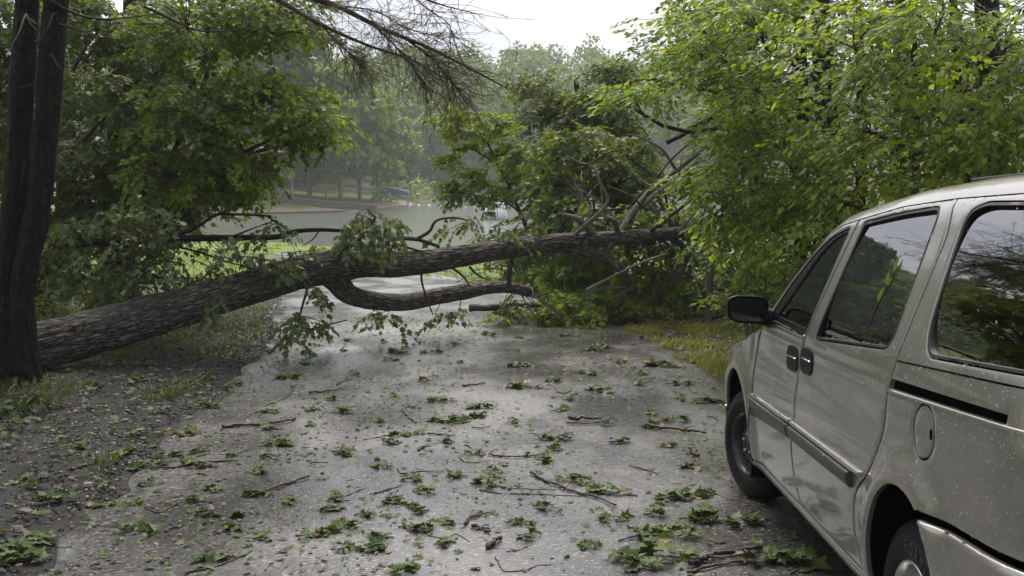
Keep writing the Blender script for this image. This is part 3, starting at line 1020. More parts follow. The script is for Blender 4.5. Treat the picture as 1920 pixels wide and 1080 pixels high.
# --- left bank
L1 = lobes_px([(550, 25, 13.6, 70, 40, .8), (470, 45, 14, 100, 55, 1.0), (590, 62, 13.4, 30, 18, .5), (350, 50, 14, 110, 70, 1.1), (598, 220, 13, 48, 46, .7), (540, 190, 13.2, 70, 52, .8), (450, 200, 13.6, 100, 70, 1.0),
               (615, 255, 12.9, 24, 10, .4), (350, 210, 14, 110, 80, 1.1), (545, 250, 13.2, 60, 24, .5), (470, 290, 13.4, 50, 40, .6), (500, 318, 13.2, 34, 22, .4), (420, 330, 13.8, 70, 45, .7), (440, 375, 13.6, 34, 26, .5), (330, 330, 14, 90, 55, .9)])
simple_tree('maple_tree', 'big maple whose lit foliage hangs over the left side toward the lake', [gp(215, 16.5), P(225, 300, 16.5), P(250, 50, 16.5), P(260, -200, 16.4), P(262, -400, 16.4)], .24, .1,
            L1, 'leaf_left', MAPLE, .08, dens=50, seed=31, twl=.24, padr=.30, droop=.3, sag=.12, nlf=6, pick=120)
L2 = lobes_px([(230, 40, 15.5, 120, 80, 1.1), (90, 40, 15.5, 110, 80, 1.1), (-30, 60, 15, 90, 100, 1.1), (240, 190, 15.2, 110, 80, 1.1), (110, 210, 15.5, 110, 90, 1.1), (-20, 240, 15.5, 80, 100, 1.0),
               (240, 310, 15.2, 90, 60, .9), (130, 340, 15.2, 100, 65, 1.0), (10, 380, 15, 80, 90, 1.0), (290, 400, 15.0, 80, 34, .7, 1.5), (190, 420, 15, 100, 46, .8, 1.4), (370, 370, 14.8, 60, 34, .6, 1.4), (100, 440, 14.8, 90, 40, .7, 1.3), (330, 340, 14.9, 80, 30, .7)])
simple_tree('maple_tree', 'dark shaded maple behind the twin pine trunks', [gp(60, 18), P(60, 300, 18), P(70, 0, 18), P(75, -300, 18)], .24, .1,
            L2, 'leaf_left_shaded', MAPLE, .10, dens=18, nlf=8, twl=.36, padr=.45, seed=32, droop=.3)
L3 = lobes_px([(420, 20, 18, 160, 60, 1.4), (330, 130, 18.5, 160, 80, 1.4), (400, 260, 18.5, 110, 60, 1.2), (180, 120, 19, 170, 100, 1.5), (40, 130, 19, 120, 120, 1.5), (200, 270, 19, 150, 70, 1.3), (40, 470, 18, 90, 70, 1.0)])
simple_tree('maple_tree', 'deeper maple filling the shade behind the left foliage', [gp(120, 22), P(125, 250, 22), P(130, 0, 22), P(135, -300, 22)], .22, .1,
            L3, 'leaf_left_shaded', MAPLE, .12, dens=8, seed=33)
shrub('yellow green shrub in the shade behind the fallen trunk', lobes_px([(120, 545, 14, 70, 46, .8), (195, 545, 14, 60, 36, .7), (60, 560, 13.6, 60, 60, .7)]), 'leaf_shrub', OVAL, .075, 44, padr=.4, twl=.32, dens=16)
shrub('dark low shrub behind the trunk, right of the yellow green one', lobes_px([(290, 530, 13.8, 70, 30, .6), (240, 500, 14.5, 70, 40, .7)]), 'leaf_left_shaded', MAPLE, .09, 45, padr=.4, twl=.32)
shrub('leafy weeds at the left edge below the twin trunks', [(P(20, 745, 8.9), (.28, .25, .13), 2.5), (P(70, 740, 8.8), (.2, .2, .06), 2.5), (P(0, 790, 7.9), (.2, .2, .08), 2.5)], 'leaf_litter', OAK, .10, 46, name='weed_patch', padr=.16, twl=.14, ntw=4, nlf=4, dens=16)

# --- twin pine in the left foreground
pb = gp(2, 10.3, -.3)
pine = thing('twin_pine', 'dark twin-stemmed pine standing at the left edge in front of the fallen trunk', 'tree', pb)


def bark_disp(amp, k=1.0):
    def f(tc):
        a = vnoise(tc * np.array([2.2, 26, 26]) * k)
        b_ = vnoise(tc * np.array([7, 60, 60]) * k + 7)
        return amp * (np.abs(a - .5) * 2 - .4 + .35 * (b_ - .5))
    return f


for k, (pts, r0, r1) in enumerate([([pb, P(12, 560, 10.3), P(30, 360, 10.3), P(50, 30, 10.3), P(66, -200, 10.3), P(80, -520, 10.4)], .125, .10),
                                   ([pb + np.array([.16, .05, 0]), P(42, 560, 10.25), P(76, 360, 10.2), P(104, 30, 10.2), P(122, -200, 10.2), P(150, -560, 10.2)], .108, .118)]):
    pth = smooth_path(pts, 150)
    rad = np.linspace(r0, r1, 150) + .11 * np.exp(-np.linspace(0, 16, 150))
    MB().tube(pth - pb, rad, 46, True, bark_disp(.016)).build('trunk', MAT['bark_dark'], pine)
    if k == 1: stemB = pth
    else: stemA = pth
# boughs with needles that reach over the lane
BOUGH = [([stemB[118], P(330, -170, 9.9), P(545, -30, 9.5), P(640, 15, 9.3), P(720, 55, 9.2), P(800, 88, 9.1), P(880, 128, 9.0), P(950, 165, 8.9)], .04, .006, 'main'),
         ([stemB[112], P(300, -120, 10), P(500, -12, 9.7), P(600, 45, 9.6), P(690, 85, 9.5), P(770, 112, 9.5), P(840, 150, 9.4)], .033, .005, 'low'),
         ([P(690, 38, 9.25), P(730, 75, 9.2), P(770, 120, 9.1), P(800, 165, 9.0)], .010, .003, 'fine'),
         ([P(760, 72, 9.15), P(810, 110, 9.1), P(840, 145, 9.0), P(862, 170, 9.0)], .010, .003, 'fine'),
         ([stemB[126], P(560, -110, 9.2), P(760, -18, 9.0), P(825, 8, 9.0), P(895, 26, 9.0)], .02, .003, 'bare'),
         ([P(760, -18, 9.0), P(800, 15, 9.0), P(838, 42, 9.0), P(850, 66, 9.0)], .008, .003, 'bare'),
         ([P(560, -25, 9.5), P(600, 5, 9.5), P(700, 20, 9.4), P(760, 52, 9.3), P(830, 70, 9.2)], .010, .003, 'low'),
         ([P(600, 45, 9.6), P(650, 95, 9.6), P(680, 115, 9.6)], .008, .003, 'fine')]
ends = []
for pts, r0, r1, kd in BOUGH:
    pth = smooth_path(pts, 40)
    MB().tube(pth - pb, np.linspace(r0, r1, 40), 6).build('bough', MAT['bark_branch'], pine)
    px = 960 + FPX * pth[:, 0] / pth[:, 1]
    for i in range(4, 40):
        if px[i] < 540: continue
        ends.append((pth[i], nrm(pth[min(i + 1, 39)] - pth[i - 1]), kd))
g = np.random.default_rng(3)
ta, tb_, kinds = [], [], []
for p_, d_, kd in ends:
    for j in range({'main': 3, 'low': 3, 'fine': 3, 'bare': 1}[kd]):
        dv = nrm(d_ * .8 + g.normal(0, .75, 3) + np.array([.1, 0, -.15]))
        e = p_ + dv * g.uniform(.12, .5)
        ta.append(p_); tb_.append(e); kinds.append(kd)
        if g.random() < .5:
            e2_ = e + nrm(dv + g.normal(0, .5, 3)) * g.uniform(.06, .2); ta.append(e); tb_.append(e2_); kinds.append(kd)
ta = np.array(ta); tb_ = np.array(tb_)
mbx = MB(); mbx.add(*thin_tubes(ta - pb, tb_ - pb, .0028, .0014))
o = mbx.build('twigs', MAT['bark_branch'], pine); tag(o, kind='stuff')
pp, dd_ = [], []
for a, b_, kd in zip(ta, tb_, kinds):
    k = 0 if kd == 'bare' and g.random() < .6 else 13
    if k == 0: continue
    t_ = g.uniform(.45, 1.0, k)[:, None]
    pp.append(a * (1 - t_) + b_ * t_)
    dd_.append(nrm(nrm(b_ - a) * .9 + g.normal(0, .55, (k, 3))))
pp = np.concatenate(pp); dd_ = np.concatenate(dd_); n = len(pp)
ln = g.uniform(.06, .115, n)[:, None]; w = nrm(np.cross(dd_, g.normal(0, 1, (n, 3)))) * .0011
V = np.stack([pp - w, pp + w, pp + dd_ * ln + np.array([0, 0, -.012])], 1).reshape(-1, 3) - pb
nd = MB().add(V, np.arange(n * 3).reshape(-1, 3)).build('needles', MAT['needle'], pine, False); tag(nd, kind='stuff')
# dead snags on the stems
for k, (pts, r) in enumerate([([P(66, 45, 10.1), P(55, 35, 9.9), P(48, 28, 9.8), P(36, 60, 9.7), P(22, 85, 9.7), P(15, 105, 9.7)], .012), ([P(100, 25, 10.0), P(88, 55, 9.9), P(76, 72, 9.9), P(62, 78, 9.8)], .012),
                              ([P(95, 100, 10), P(108, 122, 9.9), P(125, 136, 9.9)], .008), ([P(110, 45, 10), P(160, 60, 10), P(190, 70, 10), P(240, 78, 10)], .012),
                              ([P(85, -5, 10), P(140, 25, 10.2), P(200, 36, 10.4), P(280, 28, 10.6)], .018), ([P(270, 12, 11), P(330, 40, 11), P(380, 58, 11), P(470, 54, 11)], .018),
                              ([P(128, 95, 10), P(165, 68, 10), P(180, 62, 10)], .007), ([P(48, 28, 9.8), P(58, 45, 9.8), P(70, 58, 9.8)], .008),
                              ([P(35, 165, 10), P(60, 158, 9.95), P(75, 140, 9.9)], .008), ([P(40, 350, 10.1), P(44, 318, 10.0), P(48, 300, 10.0)], .010)]):
    pth = smooth_path(pts, 20)
    MB().tube(pth - pb, np.linspace(r, r * .35, 20), 6).build('snag', MAT['bark_pale' if k in (0, 7) else 'bark_branch'], pine)

# --- middle distance
M1 = lobes_px([(1015, 165, 25, 34, 34, .9), (1050, 185, 25, 40, 34, .9), (1000, 215, 24.5, 22, 26, .6), (1140, 135, 25, 44, 26, .9), (1185, 160, 25, 36, 30, .9), (1095, 225, 25, 70, 40, 1.1), (1150, 260, 25, 56, 44, 1.1), (1060, 295, 24, 66, 52, 1.2),
               (1140, 340, 24, 76, 56, 1.2), (1010, 330, 23.5, 46, 40, 1.0), (1195, 330, 24, 40, 50, .9), (1100, 300, 22.5, 90, 60, .8), (1120, 200, 24, 60, 40, .8)])
simple_tree('broadleaf_tree', 'upright olive green tree in the middle, rising against the hazy hillside', [gp(1105, 26), P(1100, 350, 26), P(1090, 220, 26), P(1080, 150, 26)], .13, .05,
            M1, 'leaf_middle', OVAL, .13, dens=34, seed=51, twl=.4, padr=.46, limb_r=.03)
M2 = lobes_px([(845, 222, 20.5, 38, 20, .6), (880, 250, 20.5, 42, 28, .6), (930, 235, 20.8, 42, 26, .6), (850, 285, 20.5, 26, 20, .4), (880, 335, 20, 45, 26, .6), (860, 360, 20, 28, 18, .4), (945, 290, 20.5, 46, 36, .7, .6), (920, 375, 20, 34, 16, .5), (985, 300, 21, 40, 50, .8, .6), (960, 345, 20.5, 40, 30, .6, .6)])
b0 = gp(1035, 21)
simple_tree('maple_tree', 'young maple with bright clumps leaning out over the lake view', [b0, P(1020, 480, 21), P(985, 420, 20.8), P(950, 340, 20.6), P(915, 270, 20.5)], .06, .02,
            M2, 'leaf_pale', MAPLE, .09, dens=46, seed=52, twl=.2, padr=.24, nlf=6, limb_r=.022, bark='bark_branch')
shrub('dense thicket under the olive tree at the end of the road', lobes_px([(1010, 430, 21, 50, 45, .9), (1060, 470, 21, 70, 60, 1.0), (1130, 470, 21, 70, 60, 1.0), (1000, 510, 20, 50, 36, .8), (950, 450, 22, 40, 26, .7)]), 'leaf_middle', OVAL, .13, 47, dens=16)
shrub('waterside bush seen under the fallen trunk', lobes_px([(860, 545, 26, 50, 18, .8), (930, 520, 27, 60, 22, .8), (800, 520, 30, 50, 14, .8)]), 'leaf_shrub', OVAL, .13, 48, dens=6)
shrub('sunlit bush behind the trunk at the left of the lake', lobes_px([(470, 470, 24, 60, 22, .9), (560, 480, 26, 60, 16, .9), (400, 470, 22, 60, 24, .9)]), 'leaf_shrub', OVAL, .12, 49, dens=6)

# --- unseen woods beside and behind the viewer, added for shade and reflections
g = np.random.default_rng(8)


def copy_tree(o, loc, rot, scale, label):
    c = o.copy(); COL.objects.link(c)
    c.location = loc; c.rotation_euler = (0, 0, rot); c.scale = (scale,) * 3; c['label'] = label
    for ch in o.children:
        q = ch.copy(); COL.objects.link(q); q.parent = c
    return c


proto = None
for k, (x, y, lab) in enumerate([(-8.6, 5.0, 'unseen maple beside the lane, left of the viewer'), (-7.0, -4, 'unseen maple just behind the viewer on the left'), (7.2, -3, 'unseen maple just behind the viewer on the right'), (1.0, -21, 'unseen maple added on the lane far behind the viewer'),
                                 (-12, -11, 'unseen maple deeper in the woods behind on the left'), (8.5, -12, 'unseen maple deeper in the woods behind on the right'), (-4.6, -15, 'unseen maple close to the lane behind on the left'), (-14, 2, 'unseen maple deeper in the woods left of the viewer'),
                                 (5, -24, 'unseen maple far behind the viewer on the right')]):
    z0 = gz(x, y) - .2
    if proto is None:
        b0 = np.array([x, y, z0]); lb = []
        for j in range(17):
            a = j * 2.4; r = 2.3 * (.25 + .75 * g.random()); h = 2.2 + j * .45 + g.uniform(-.3, .3)
            lb.append((np.array([x + r * math.cos(a), y + r * math.sin(a), z0 + h]), (1.4, 1.4, .8), .5))
        proto = simple_tree('maple_tree', lab, [b0, b0 + [.1, 0, 3], b0 + [0, .2, 6], b0 + [.1, .1, 9.5]], .2, .08, lb, 'leaf_left', DIAMOND, .19, dens=11, seed=200, ntw=6, nlf=7, padr=.8, twl=.6)
    else:
        copy_tree(proto, (x, y, z0), k * 1.3, g.uniform(.95, 1.25), lab)
# ------------------------------------------------------------------ the fallen tree
def mpath(L, n):
    return smooth_path([P(*q) for q in L], n)


fb = P(10, 672, 11.0)
fallen = thing('fallen_tree', 'big fallen tree lying across the road with a forked rough-barked trunk', 'tree', (fb[0], fb[1], gz(fb[0], fb[1])))
fo0 = np.array(fallen.location)
trunkL = [(-60, 690, 10.9), (60, 655, 11.1), (200, 617, 11.6), (340, 577, 12.1), (460, 541, 12.6), (560, 512, 13.0), (625, 500, 13.2), (680, 493, 13.4), (735, 495, 13.6), (800, 490, 13.9), (900, 474, 14.3), (1000, 460, 14.8), (1080, 452, 15.2), (1170, 445, 15.7), (1230, 440, 16.1), (1275, 436, 16.5)]
tr_w = [96, 90, 84, 74, 68, 64, 66, 56, 50, 46, 40, 37, 34, 28, 25, 22]
n = 420
tp = mpath(trunkL, n)
rd = np.interp(np.linspace(0, len(trunkL) - 1, n), np.arange(len(trunkL)), [w / 2 / FPX * q[2] for w, q in zip(tr_w, trunkL)])


def bark_ridges(tc):
    a = vnoise(tc * np.array([2.6, 21, 21])); b_ = vnoise(tc * np.array([9, 48, 48]) + 11)
    lump = vnoise(tc * np.array([1.1, 2.5, 2.5]) + 3) - .5
    rr = np.linalg.norm(tc[..., 1:], axis=-1)
    k = np.clip(rr / .22, .25, 1.0)
    return k * (.026 * (np.abs(a - .5) * 2 - .35) + .016 * (b_ - .5)) + .16 * rr * lump


mb = MB(); mb.tube(tp - fo0, rd, 72, True, bark_ridges); mb.build('trunk', MAT['bark_fallen'], fallen)
forkL = [(610, 505, 13.2), (632, 528, 13.25), (655, 552, 13.3), (700, 564, 13.5), (760, 567, 13.8), (820, 556, 14.2), (870, 547, 14.6), (910, 541, 15), (955, 539, 15.3), (992, 547, 15.5)]
fk_w = [56, 44, 37, 33, 31, 30, 31, 23, 23, 21]
pth = mpath(forkL, 200)
rf = np.interp(np.linspace(0, 9, 200), np.arange(10), [w / 2 / FPX * q[2] for w, q in zip(fk_w, forkL)])
V, Fs, tcs = tube(pth - fo0, rf, 48, True, bark_ridges)
fk = MB().add(V, Fs, tcs).build('forked_stem', MAT['bark_fallen'], fallen)
e = pth[-1] - fo0; dv = nrm(pth[-1] - pth[-3])
MB().tube(np.array([e + dv * .001, e + dv * .02]), [rf[-1] * .96, rf[-1] * .90], 20).build('broken_end', MAT['cut_wood'], fk)
BR = [  # (points, radius start px, end px, material)
    ([(1000, 456, 14.8), (1060, 462, 15.1), (1110, 474, 15.3), (1140, 488, 15.4), (1165, 506, 15.4), (1185, 545, 15.5)], 15, 8, 'bark_fallen', 'branch'),
    ([(958, 485, 14.7), (956, 505, 14.6), (954, 525, 14.7), (956, 542, 14.9)], 6, 4, 'bark_fallen', 'branch'),
    ([(1073, 444, 15.2), (1100, 420, 15), (1130, 393, 14.9), (1139, 372, 14.9), (1126, 345, 14.8), (1113, 314, 14.8), (1085, 304, 14.8), (1062, 293, 14.7)], 4.2, 1.4, 'bark_pale', 'branch'),
    ([(1112, 440, 15.3), (1096, 421, 15.2), (1080, 409, 15.1), (1056, 403, 15)], 7.5, 4, 'bark_grey', 'branch'),
    ([(1158, 440, 15.6), (1156, 424, 15.5), (1150, 413, 15.4), (1138, 407, 15.4)], 6, 4.5, 'bark_grey', 'branch'),
    ([(1130, 478, 15.5), (1148, 455, 15.5), (1164, 432, 15.7), (1185, 400, 15.9), (1211, 367, 16.1), (1240, 342, 16.3), (1267, 320, 16.5), (1335, 262, 16.9), (1372, 190, 17.2)], 7, 3.5, 'bark_grey', 'branch'),
    ([(1200, 390, 16), (1235, 358, 16.1), (1272, 332, 16.2), (1310, 300, 16.2)], 4, 2, 'bark_pale', 'branch'),
    ([(1215, 437, 16), (1250, 410, 15.8), (1309, 366, 15.5)], 4.5, 2.5, 'bark_branch', 'branch'),
    ([(1267, 318, 16.5), (1245, 284, 16.3), (1224, 269, 16.2), (1200, 257, 16.1), (1176, 252, 16)], 3, 1.2, 'bark_pale', 'branch'),
    ([(1180, 418, 15.8), (1225, 345, 16), (1255, 303, 16.2), (1300, 262, 16.3)], 3, 1.5, 'bark_branch', 'branch'),
    ([(1366, 205, 17.15), (1340, 220, 17.1), (1313, 232, 17.1), (1285, 250, 17.1), (1250, 268, 17.1)], 5, 4, 'bark_dark', 'branch'),
    ([(1060, 300, 14.7), (1100, 308, 14.8), (1140, 286, 14.8), (1170, 280, 14.9)], 2.2, 1.2, 'bark_branch', 'branch'),
    ([(735, 478, 13.6), (727, 452, 13.5), (755, 447, 13.5), (780, 449, 13.6), (803, 455, 13.7), (823, 463, 13.8)], 5, 3, 'bark_branch', 'branch'),
    ([(780, 449, 13.6), (805, 434, 13.6), (818, 414, 13.6), (850, 408, 13.7), (880, 414, 13.8)], 3.5, 1.4, 'bark_branch', 'branch'),
    ([(740, 456, 13.6), (770, 466, 13.7), (800, 473, 13.8)], 3, 1.5, 'bark_branch', 'branch'),
    ([(800, 505, 13.9), (790, 520, 13.8), (800, 560, 13.8), (812, 590, 13.7)], 2.6, 1.2, 'bark_branch', 'branch'),
    ([(845, 500, 14.1), (870, 520, 14), (885, 545, 14)], 2.5, 1.2, 'bark_branch', 'branch'),
    ([(880, 500, 14.2), (895, 515, 14.2), (915, 525, 14.3)], 2.5, 1.2, 'bark_branch', 'branch'),
    ([(560, 520, 12.9), (575, 540, 12.7), (568, 570, 12.6), (560, 600, 12.6)], 3.5, 1.6, 'bark_branch', 'branch'),
    ([(610, 488, 13.2), (660, 460, 13), (690, 430, 12.9), (705, 405, 12.9)], 5, 2, 'bark_branch', 'branch'),
    ([(1240, 440, 16.2), (1262, 448, 16.4), (1285, 470, 16.6), (1292, 520, 16.8)], 7, 5, 'bark_fallen', 'branch'),
]
g = np.random.default_rng(41)
for k_ in range(18):       # fine broken branches of the crown
    x0, y0, d0 = 1090 + 190 * g.random(), 435 - 60 * g.random() * (k_ % 3 > 0), 15.6 + 1.2 * g.random()
    a0_ = g.uniform(-1.1, 1.0); L0 = g.uniform(50, 150)
    q0 = [(x0, y0, d0), (x0 + L0 * .45 * math.sin(a0_) + g.normal(0, 8), y0 - L0 * .5 * math.cos(a0_), d0 + g.normal(0, .2)), (x0 + L0 * math.sin(a0_ * 1.3) + g.normal(0, 12), y0 - L0 * .85 * math.cos(a0_) + g.normal(0, 10), d0 + g.normal(0, .4))]
    BR.append((q0, g.uniform(1.6, 3.2), .7, 'bark_branch' if k_ % 3 else 'bark_pale', 'branch'))
sk = [tp[120::12], pth[60::14]]
for pts, w0, w1, mt, nm in BR:
    q = mpath(pts, 40)
    d = np.mean([p_[2] for p_ in pts])
    rr = np.linspace(w0, w1, 40) / FPX * d
    MB().tube(q - fo0, rr, 12, True, lambda tc: .12 * np.linalg.norm(tc[..., 1:], axis=-1) * (vnoise(tc * np.array([8, 40, 40])) - .5) * 2).build(nm, MAT[mt], fallen)
    sk.append(q[6::4])
FL = lobes_px([(690, 430, 12.9, 55, 40, .4, 1.6), (650, 455, 13, 50, 20, .35, 1.4), (560, 590, 12.6, 28, 34, .25, 2.2), (600, 545, 12.8, 26, 18, .25, 2), (550, 490, 12.8, 60, 22, .35, 1.2), (410, 575, 12, 34, 22, .2, 1.6), (350, 540, 12.2, 40, 25, .25, 1.4),
               (870, 418, 13.9, 50, 18, .4, 1.1), (935, 440, 14.4, 45, 18, .4, 1.1), (1010, 430, 14.8, 40, 20, .4, .8), (840, 595, 14.5, 20, 8, .2, 1), (710, 595, 13.8, 30, 8, .3, 1)])
crown(fallen, FL, 'leaf_fallen', MAPLE, .092, fo0, np.concatenate(sk), seed=61, dens=19, padr=.3, twl=.26, ntw=6, nlf=6, droop=.6, flat=.5, pick=150)
FC = lobes_px([(1060, 370, 18.5, 60, 50, .9), (1150, 350, 18.5, 60, 60, .9), (1030, 440, 18, 55, 40, .8, .8), (1230, 440, 18, 60, 60, .9), (1110, 400, 17.5, 60, 40, .8), (1100, 290, 19, 70, 50, .9), (1190, 290, 19, 40, 50, .8), (1040, 310, 19, 40, 40, .8)])
crown(fallen, FC, 'leaf_middle', MAPLE, .13, fo0, np.concatenate(sk), seed=62, dens=22, padr=.5, twl=.4, droop=.4, flat=.5, name='crushed_crown')
FD = lobes_px([(1190, 515, 17.4, 60, 32, .7, 1.5), (1100, 510, 17.5, 70, 34, .7, 1.5), (1030, 515, 17.6, 44, 30, .6, 1.5), (1230, 545, 17.2, 60, 24, .6, 1.5), (1130, 440, 16.6, 40, 24, .5), (1210, 400, 17.2, 40, 40, .6)])
crown(fallen, FD, 'leaf_shrub', MAPLE, .11, fo0, np.concatenate(sk), seed=66, dens=18, padr=.4, twl=.32, droop=.4, flat=.5, name='broken_sprays')
DB = lobes_px([(945, 586, 16.4, 38, 16, .35, 2), (1000, 588, 16.2, 40, 12, .35, 2), (1080, 570, 16.4, 60, 20, .45, 2), (1150, 552, 16.8, 60, 24, .45, 2), (1130, 592, 16, 40, 9, .3, 2), (1060, 600, 15.8, 50, 8, .3, 2), (1200, 575, 16.6, 50, 12, .4, 1.8)])
crown(fallen, DB, 'leaf_shrub', MAPLE, .10, fo0, np.concatenate(sk), seed=63, dens=30, padr=.3, twl=.26, ntw=6, nlf=6, droop=.2, flat=.6, name='snapped_sprays')

# the broken limb that hangs behind the trunk at the left
lb0 = P(67, 470, 12.4)
brk = thing('broken_limb', 'dark horizontal limb with hanging leaves caught above the fallen trunk at left', 'branch', lb0)
q = mpath([(20, 474, 12.4), (67, 467, 12.4), (141, 457, 12.4), (281, 451, 12.4), (345, 447, 12.4), (440, 446, 12.5), (521, 444, 12.6), (552, 434, 12.7), (600, 431, 12.8), (650, 433, 12.9)], 70)
MB().tube(q - lb0, np.linspace(9.0, 3.2, 70) / FPX * 12.5, 12).build('limb', MAT['bark_dark'], brk)
sks = [q[8::4]]
for pts, w in [([(325, 446, 12.4), (365, 428, 12.4), (405, 403, 12.4), (440, 402, 12.5), (508, 405, 12.6)], 4.0), ([(500, 405, 12.6), (530, 425, 12.6), (548, 440, 12.7)], 2), ([(300, 455, 12.4), (370, 472, 12.3), (430, 492, 12.3), (480, 505, 12.3)], 2.5),
               ([(430, 446, 12.5), (470, 430, 12.4), (520, 412, 12.4)], 2), ([(600, 431, 12.8), (585, 450, 12.7), (565, 462, 12.7)], 1.6), ([(180, 455, 12.4), (230, 490, 12.2), (300, 520, 12.1)], 3), ([(120, 460, 12.4), (180, 430, 12.4), (240, 400, 12.4)], 3)]:
    b_ = mpath(pts, 24)
    MB().tube(b_ - lb0, np.linspace(w, w * .4, 24) / FPX * 12.5, 8).build('side_branch', MAT['bark_dark'], brk)
    sks.append(b_[4::3])
BL = lobes_px([(130, 440, 12.2, 70, 40, .4, 1.2), (230, 470, 12.1, 70, 44, .45, 1.3), (310, 490, 12.2, 60, 40, .4, 1.2), (250, 400, 12.3, 70, 36, .4, 1), (390, 490, 12.3, 50, 30, .35, 1.0), (450, 470, 12.4, 44, 28, .3, .9), (520, 425, 12.5, 34, 22, .25, 1.1), (340, 420, 12.5, 40, 20, .3, .7), (480, 500, 12.4, 34, 18, .25, 1), (200, 540, 12.2, 60, 26, .3, .9)])
crown(brk, BL, 'leaf_fallen', MAPLE, .09, lb0, np.concatenate(sks), seed=64, dens=22, padr=.34, twl=.3, ntw=6, nlf=6, droop=.55, flat=.5, pick=100)

# logs and long sticks where the crown hit the ground
log = mpath([(1120, 588, 17.6), (1160, 577, 18.0), (1194, 569, 18.3), (1232, 562, 18.4), (1290, 564, 18.2), (1332, 572, 17.8)], 90)
l0 = log[45].copy(); l0[2] = gz(l0[0], l0[1])
lo = thing('dark_log', 'dark rotting log lying across the road end under the shrub', 'log', l0)
MB().tube(log - l0, np.linspace(.075, .105, 90), 28, True, lambda tc: .02 * (vnoise(tc * np.array([4, 30, 30])) - .5) * 2).build('log', MAT['bark_grey'], lo)


def lying_stick(pts, w0, w1, label, name='long_stick', mat='bark_branch', sides=8, cat='stick'):
    q = mpath(pts, 40)
    c = q[20].copy()
    o = MB().tube(q - c, np.linspace(w0, w1, 40) / FPX * pts[0][2], sides, True, lambda tc: .25 * np.linalg.norm(tc[..., 1:], axis=-1) * (vnoise(tc * np.array([9, 60, 60])) - .5) * 2).build(name, MAT[mat])
    o.location = c
    return tag(o, label, cat)


lying_stick([(1095, 588, 16.9), (1160, 593, 16.6), (1215, 602, 16.2), (1267, 606, 16.0), (1320, 600, 16.1), (1372, 586, 16.3)], 3.5, 3, 'long bowed stick in front of the dark log, its end behind the mirror')
lying_stick([(1100, 544, 15.2), (1140, 523, 15.2), (1190, 498, 15.3), (1248, 476, 15.4)], 3, 2.2, 'pale straight stick slanting up through the snapped foliage', mat='bark_pale')
lying_stick([(880, 578, 16.2), (920, 577, 16.3), (950, 574, 16.5), (1040, 572, 16.8)], 7, 5, 'dark thick branch on the road just beyond the broken stem end', mat='bark_fallen')
lying_stick([(505, 662, 11.9), (540, 632, 12.9), (590, 615, 13.9), (650, 600, 15)], 3, 2, 'thin branch lying from the verge to beneath the fork')
# ------------------------------------------------------------------ the minivan
VW = 1.83                     # body width
S0 = 4.7                      # van origin, metres ahead of the viewer
YAW = math.radians(.9)
vx0 = 1.2229
root_loc = (vx0 + math.tan(YAW) * S0, S0, -SLOPE * S0)
van = thing('minivan', 'wet pewter grey minivan parked at the right edge of the road', 'minivan', root_loc)
van.rotation_euler = (-math.atan(SLOPE), 0, -YAW)

m, t, b = new_mat('van_paint')
oc = coords(t)
fl = noise(t, oc, 900, 1)
c = ramp(t, fl, [(.35, (.262, .246, .226)), (.65, (.345, .326, .30))])
dirt = noise(t, coords(t, 'Object', (1, 1, .5)), 5, 6, .7)
c = mixc(t, ramp(t, dirt, [(.5, (0, 0, 0)), (.75, (.22, .22, .22))]), c, (.17, .15, .125))
t.links.new(c, b.inputs['Base Color'])
b.inputs['Metallic'].default_value = .65
t.links.new(ramp(t, dirt, [(.3, (.24, .24, .24)), (.75, (.40, .40, .40))]), b.inputs['Roughness'])
b.inputs['Coat Weight'].default_value = 1.0
b.inputs['Coat Roughness'].default_value = .06
bump(t, b, noise(t, oc, 2.2, 1), .02, .02)
plain('black_plastic', (.005, .005, .0055), .4, spec=.12, var=.2)
plain('black_rubber', (.010, .010, .010), .55, var=.3, scale=30)
plain('tyre_rubber', (.008, .008, .0085), .6, spec=.14, var=.3, scale=40)
plain('steel_black', (.04, .04, .043), .28, .5, spec=.5, var=.3, scale=25)
plain('rim_silver', (.50, .50, .50), .3, .9, var=.1)
plain('nut_steel', (.65, .64, .62), .3, .9, var=.2)
plain('moulding_grey', (.055, .052, .048), .45, .2, var=.12, scale=60)
plain('chrome', (.75, .75, .74), .12, 1.0, var=.03)
plain('interior_cloth', (.05, .048, .045), .9)
plain('lamp_red', (.35, .012, .012), .15)
plain('lamp_clear', (.75, .76, .78), .1)
plain('under_black', (.004, .004, .004), .95, spec=0.0)


def glass_mat(name, tint, ior=1.55):
    m, t, b = new_mat(name)
    t.nodes.remove(b)
    tr = t.nodes.new('ShaderNodeBsdfTransparent'); tr.inputs[0].default_value = (*tint, 1)
    gl = t.nodes.new('ShaderNodeBsdfGlossy'); gl.inputs['Roughness'].default_value = .015
    nb = t.nodes.new('ShaderNodeBump'); nb.inputs['Strength'].default_value = .03; nb.inputs['Distance'].default_value = .01
    t.links.new(noise(t, coords(t), 5, 2), nb.inputs['Height']); t.links.new(nb.outputs[0], gl.inputs['Normal'])
    fr = t.nodes.new('ShaderNodeFresnel'); fr.inputs['IOR'].default_value = ior
    t.links.new(nb.outputs[0], fr.inputs['Normal'])
    ms = t.nodes.new('ShaderNodeMixShader')
    t.links.new(fr.outputs[0], ms.inputs[0]); t.links.new(tr.outputs[0], ms.inputs[1]); t.links.new(gl.outputs[0], ms.inputs[2])
    t.links.new(ms.outputs[0], t.nodes['Material Output'].inputs['Surface'])
    return m


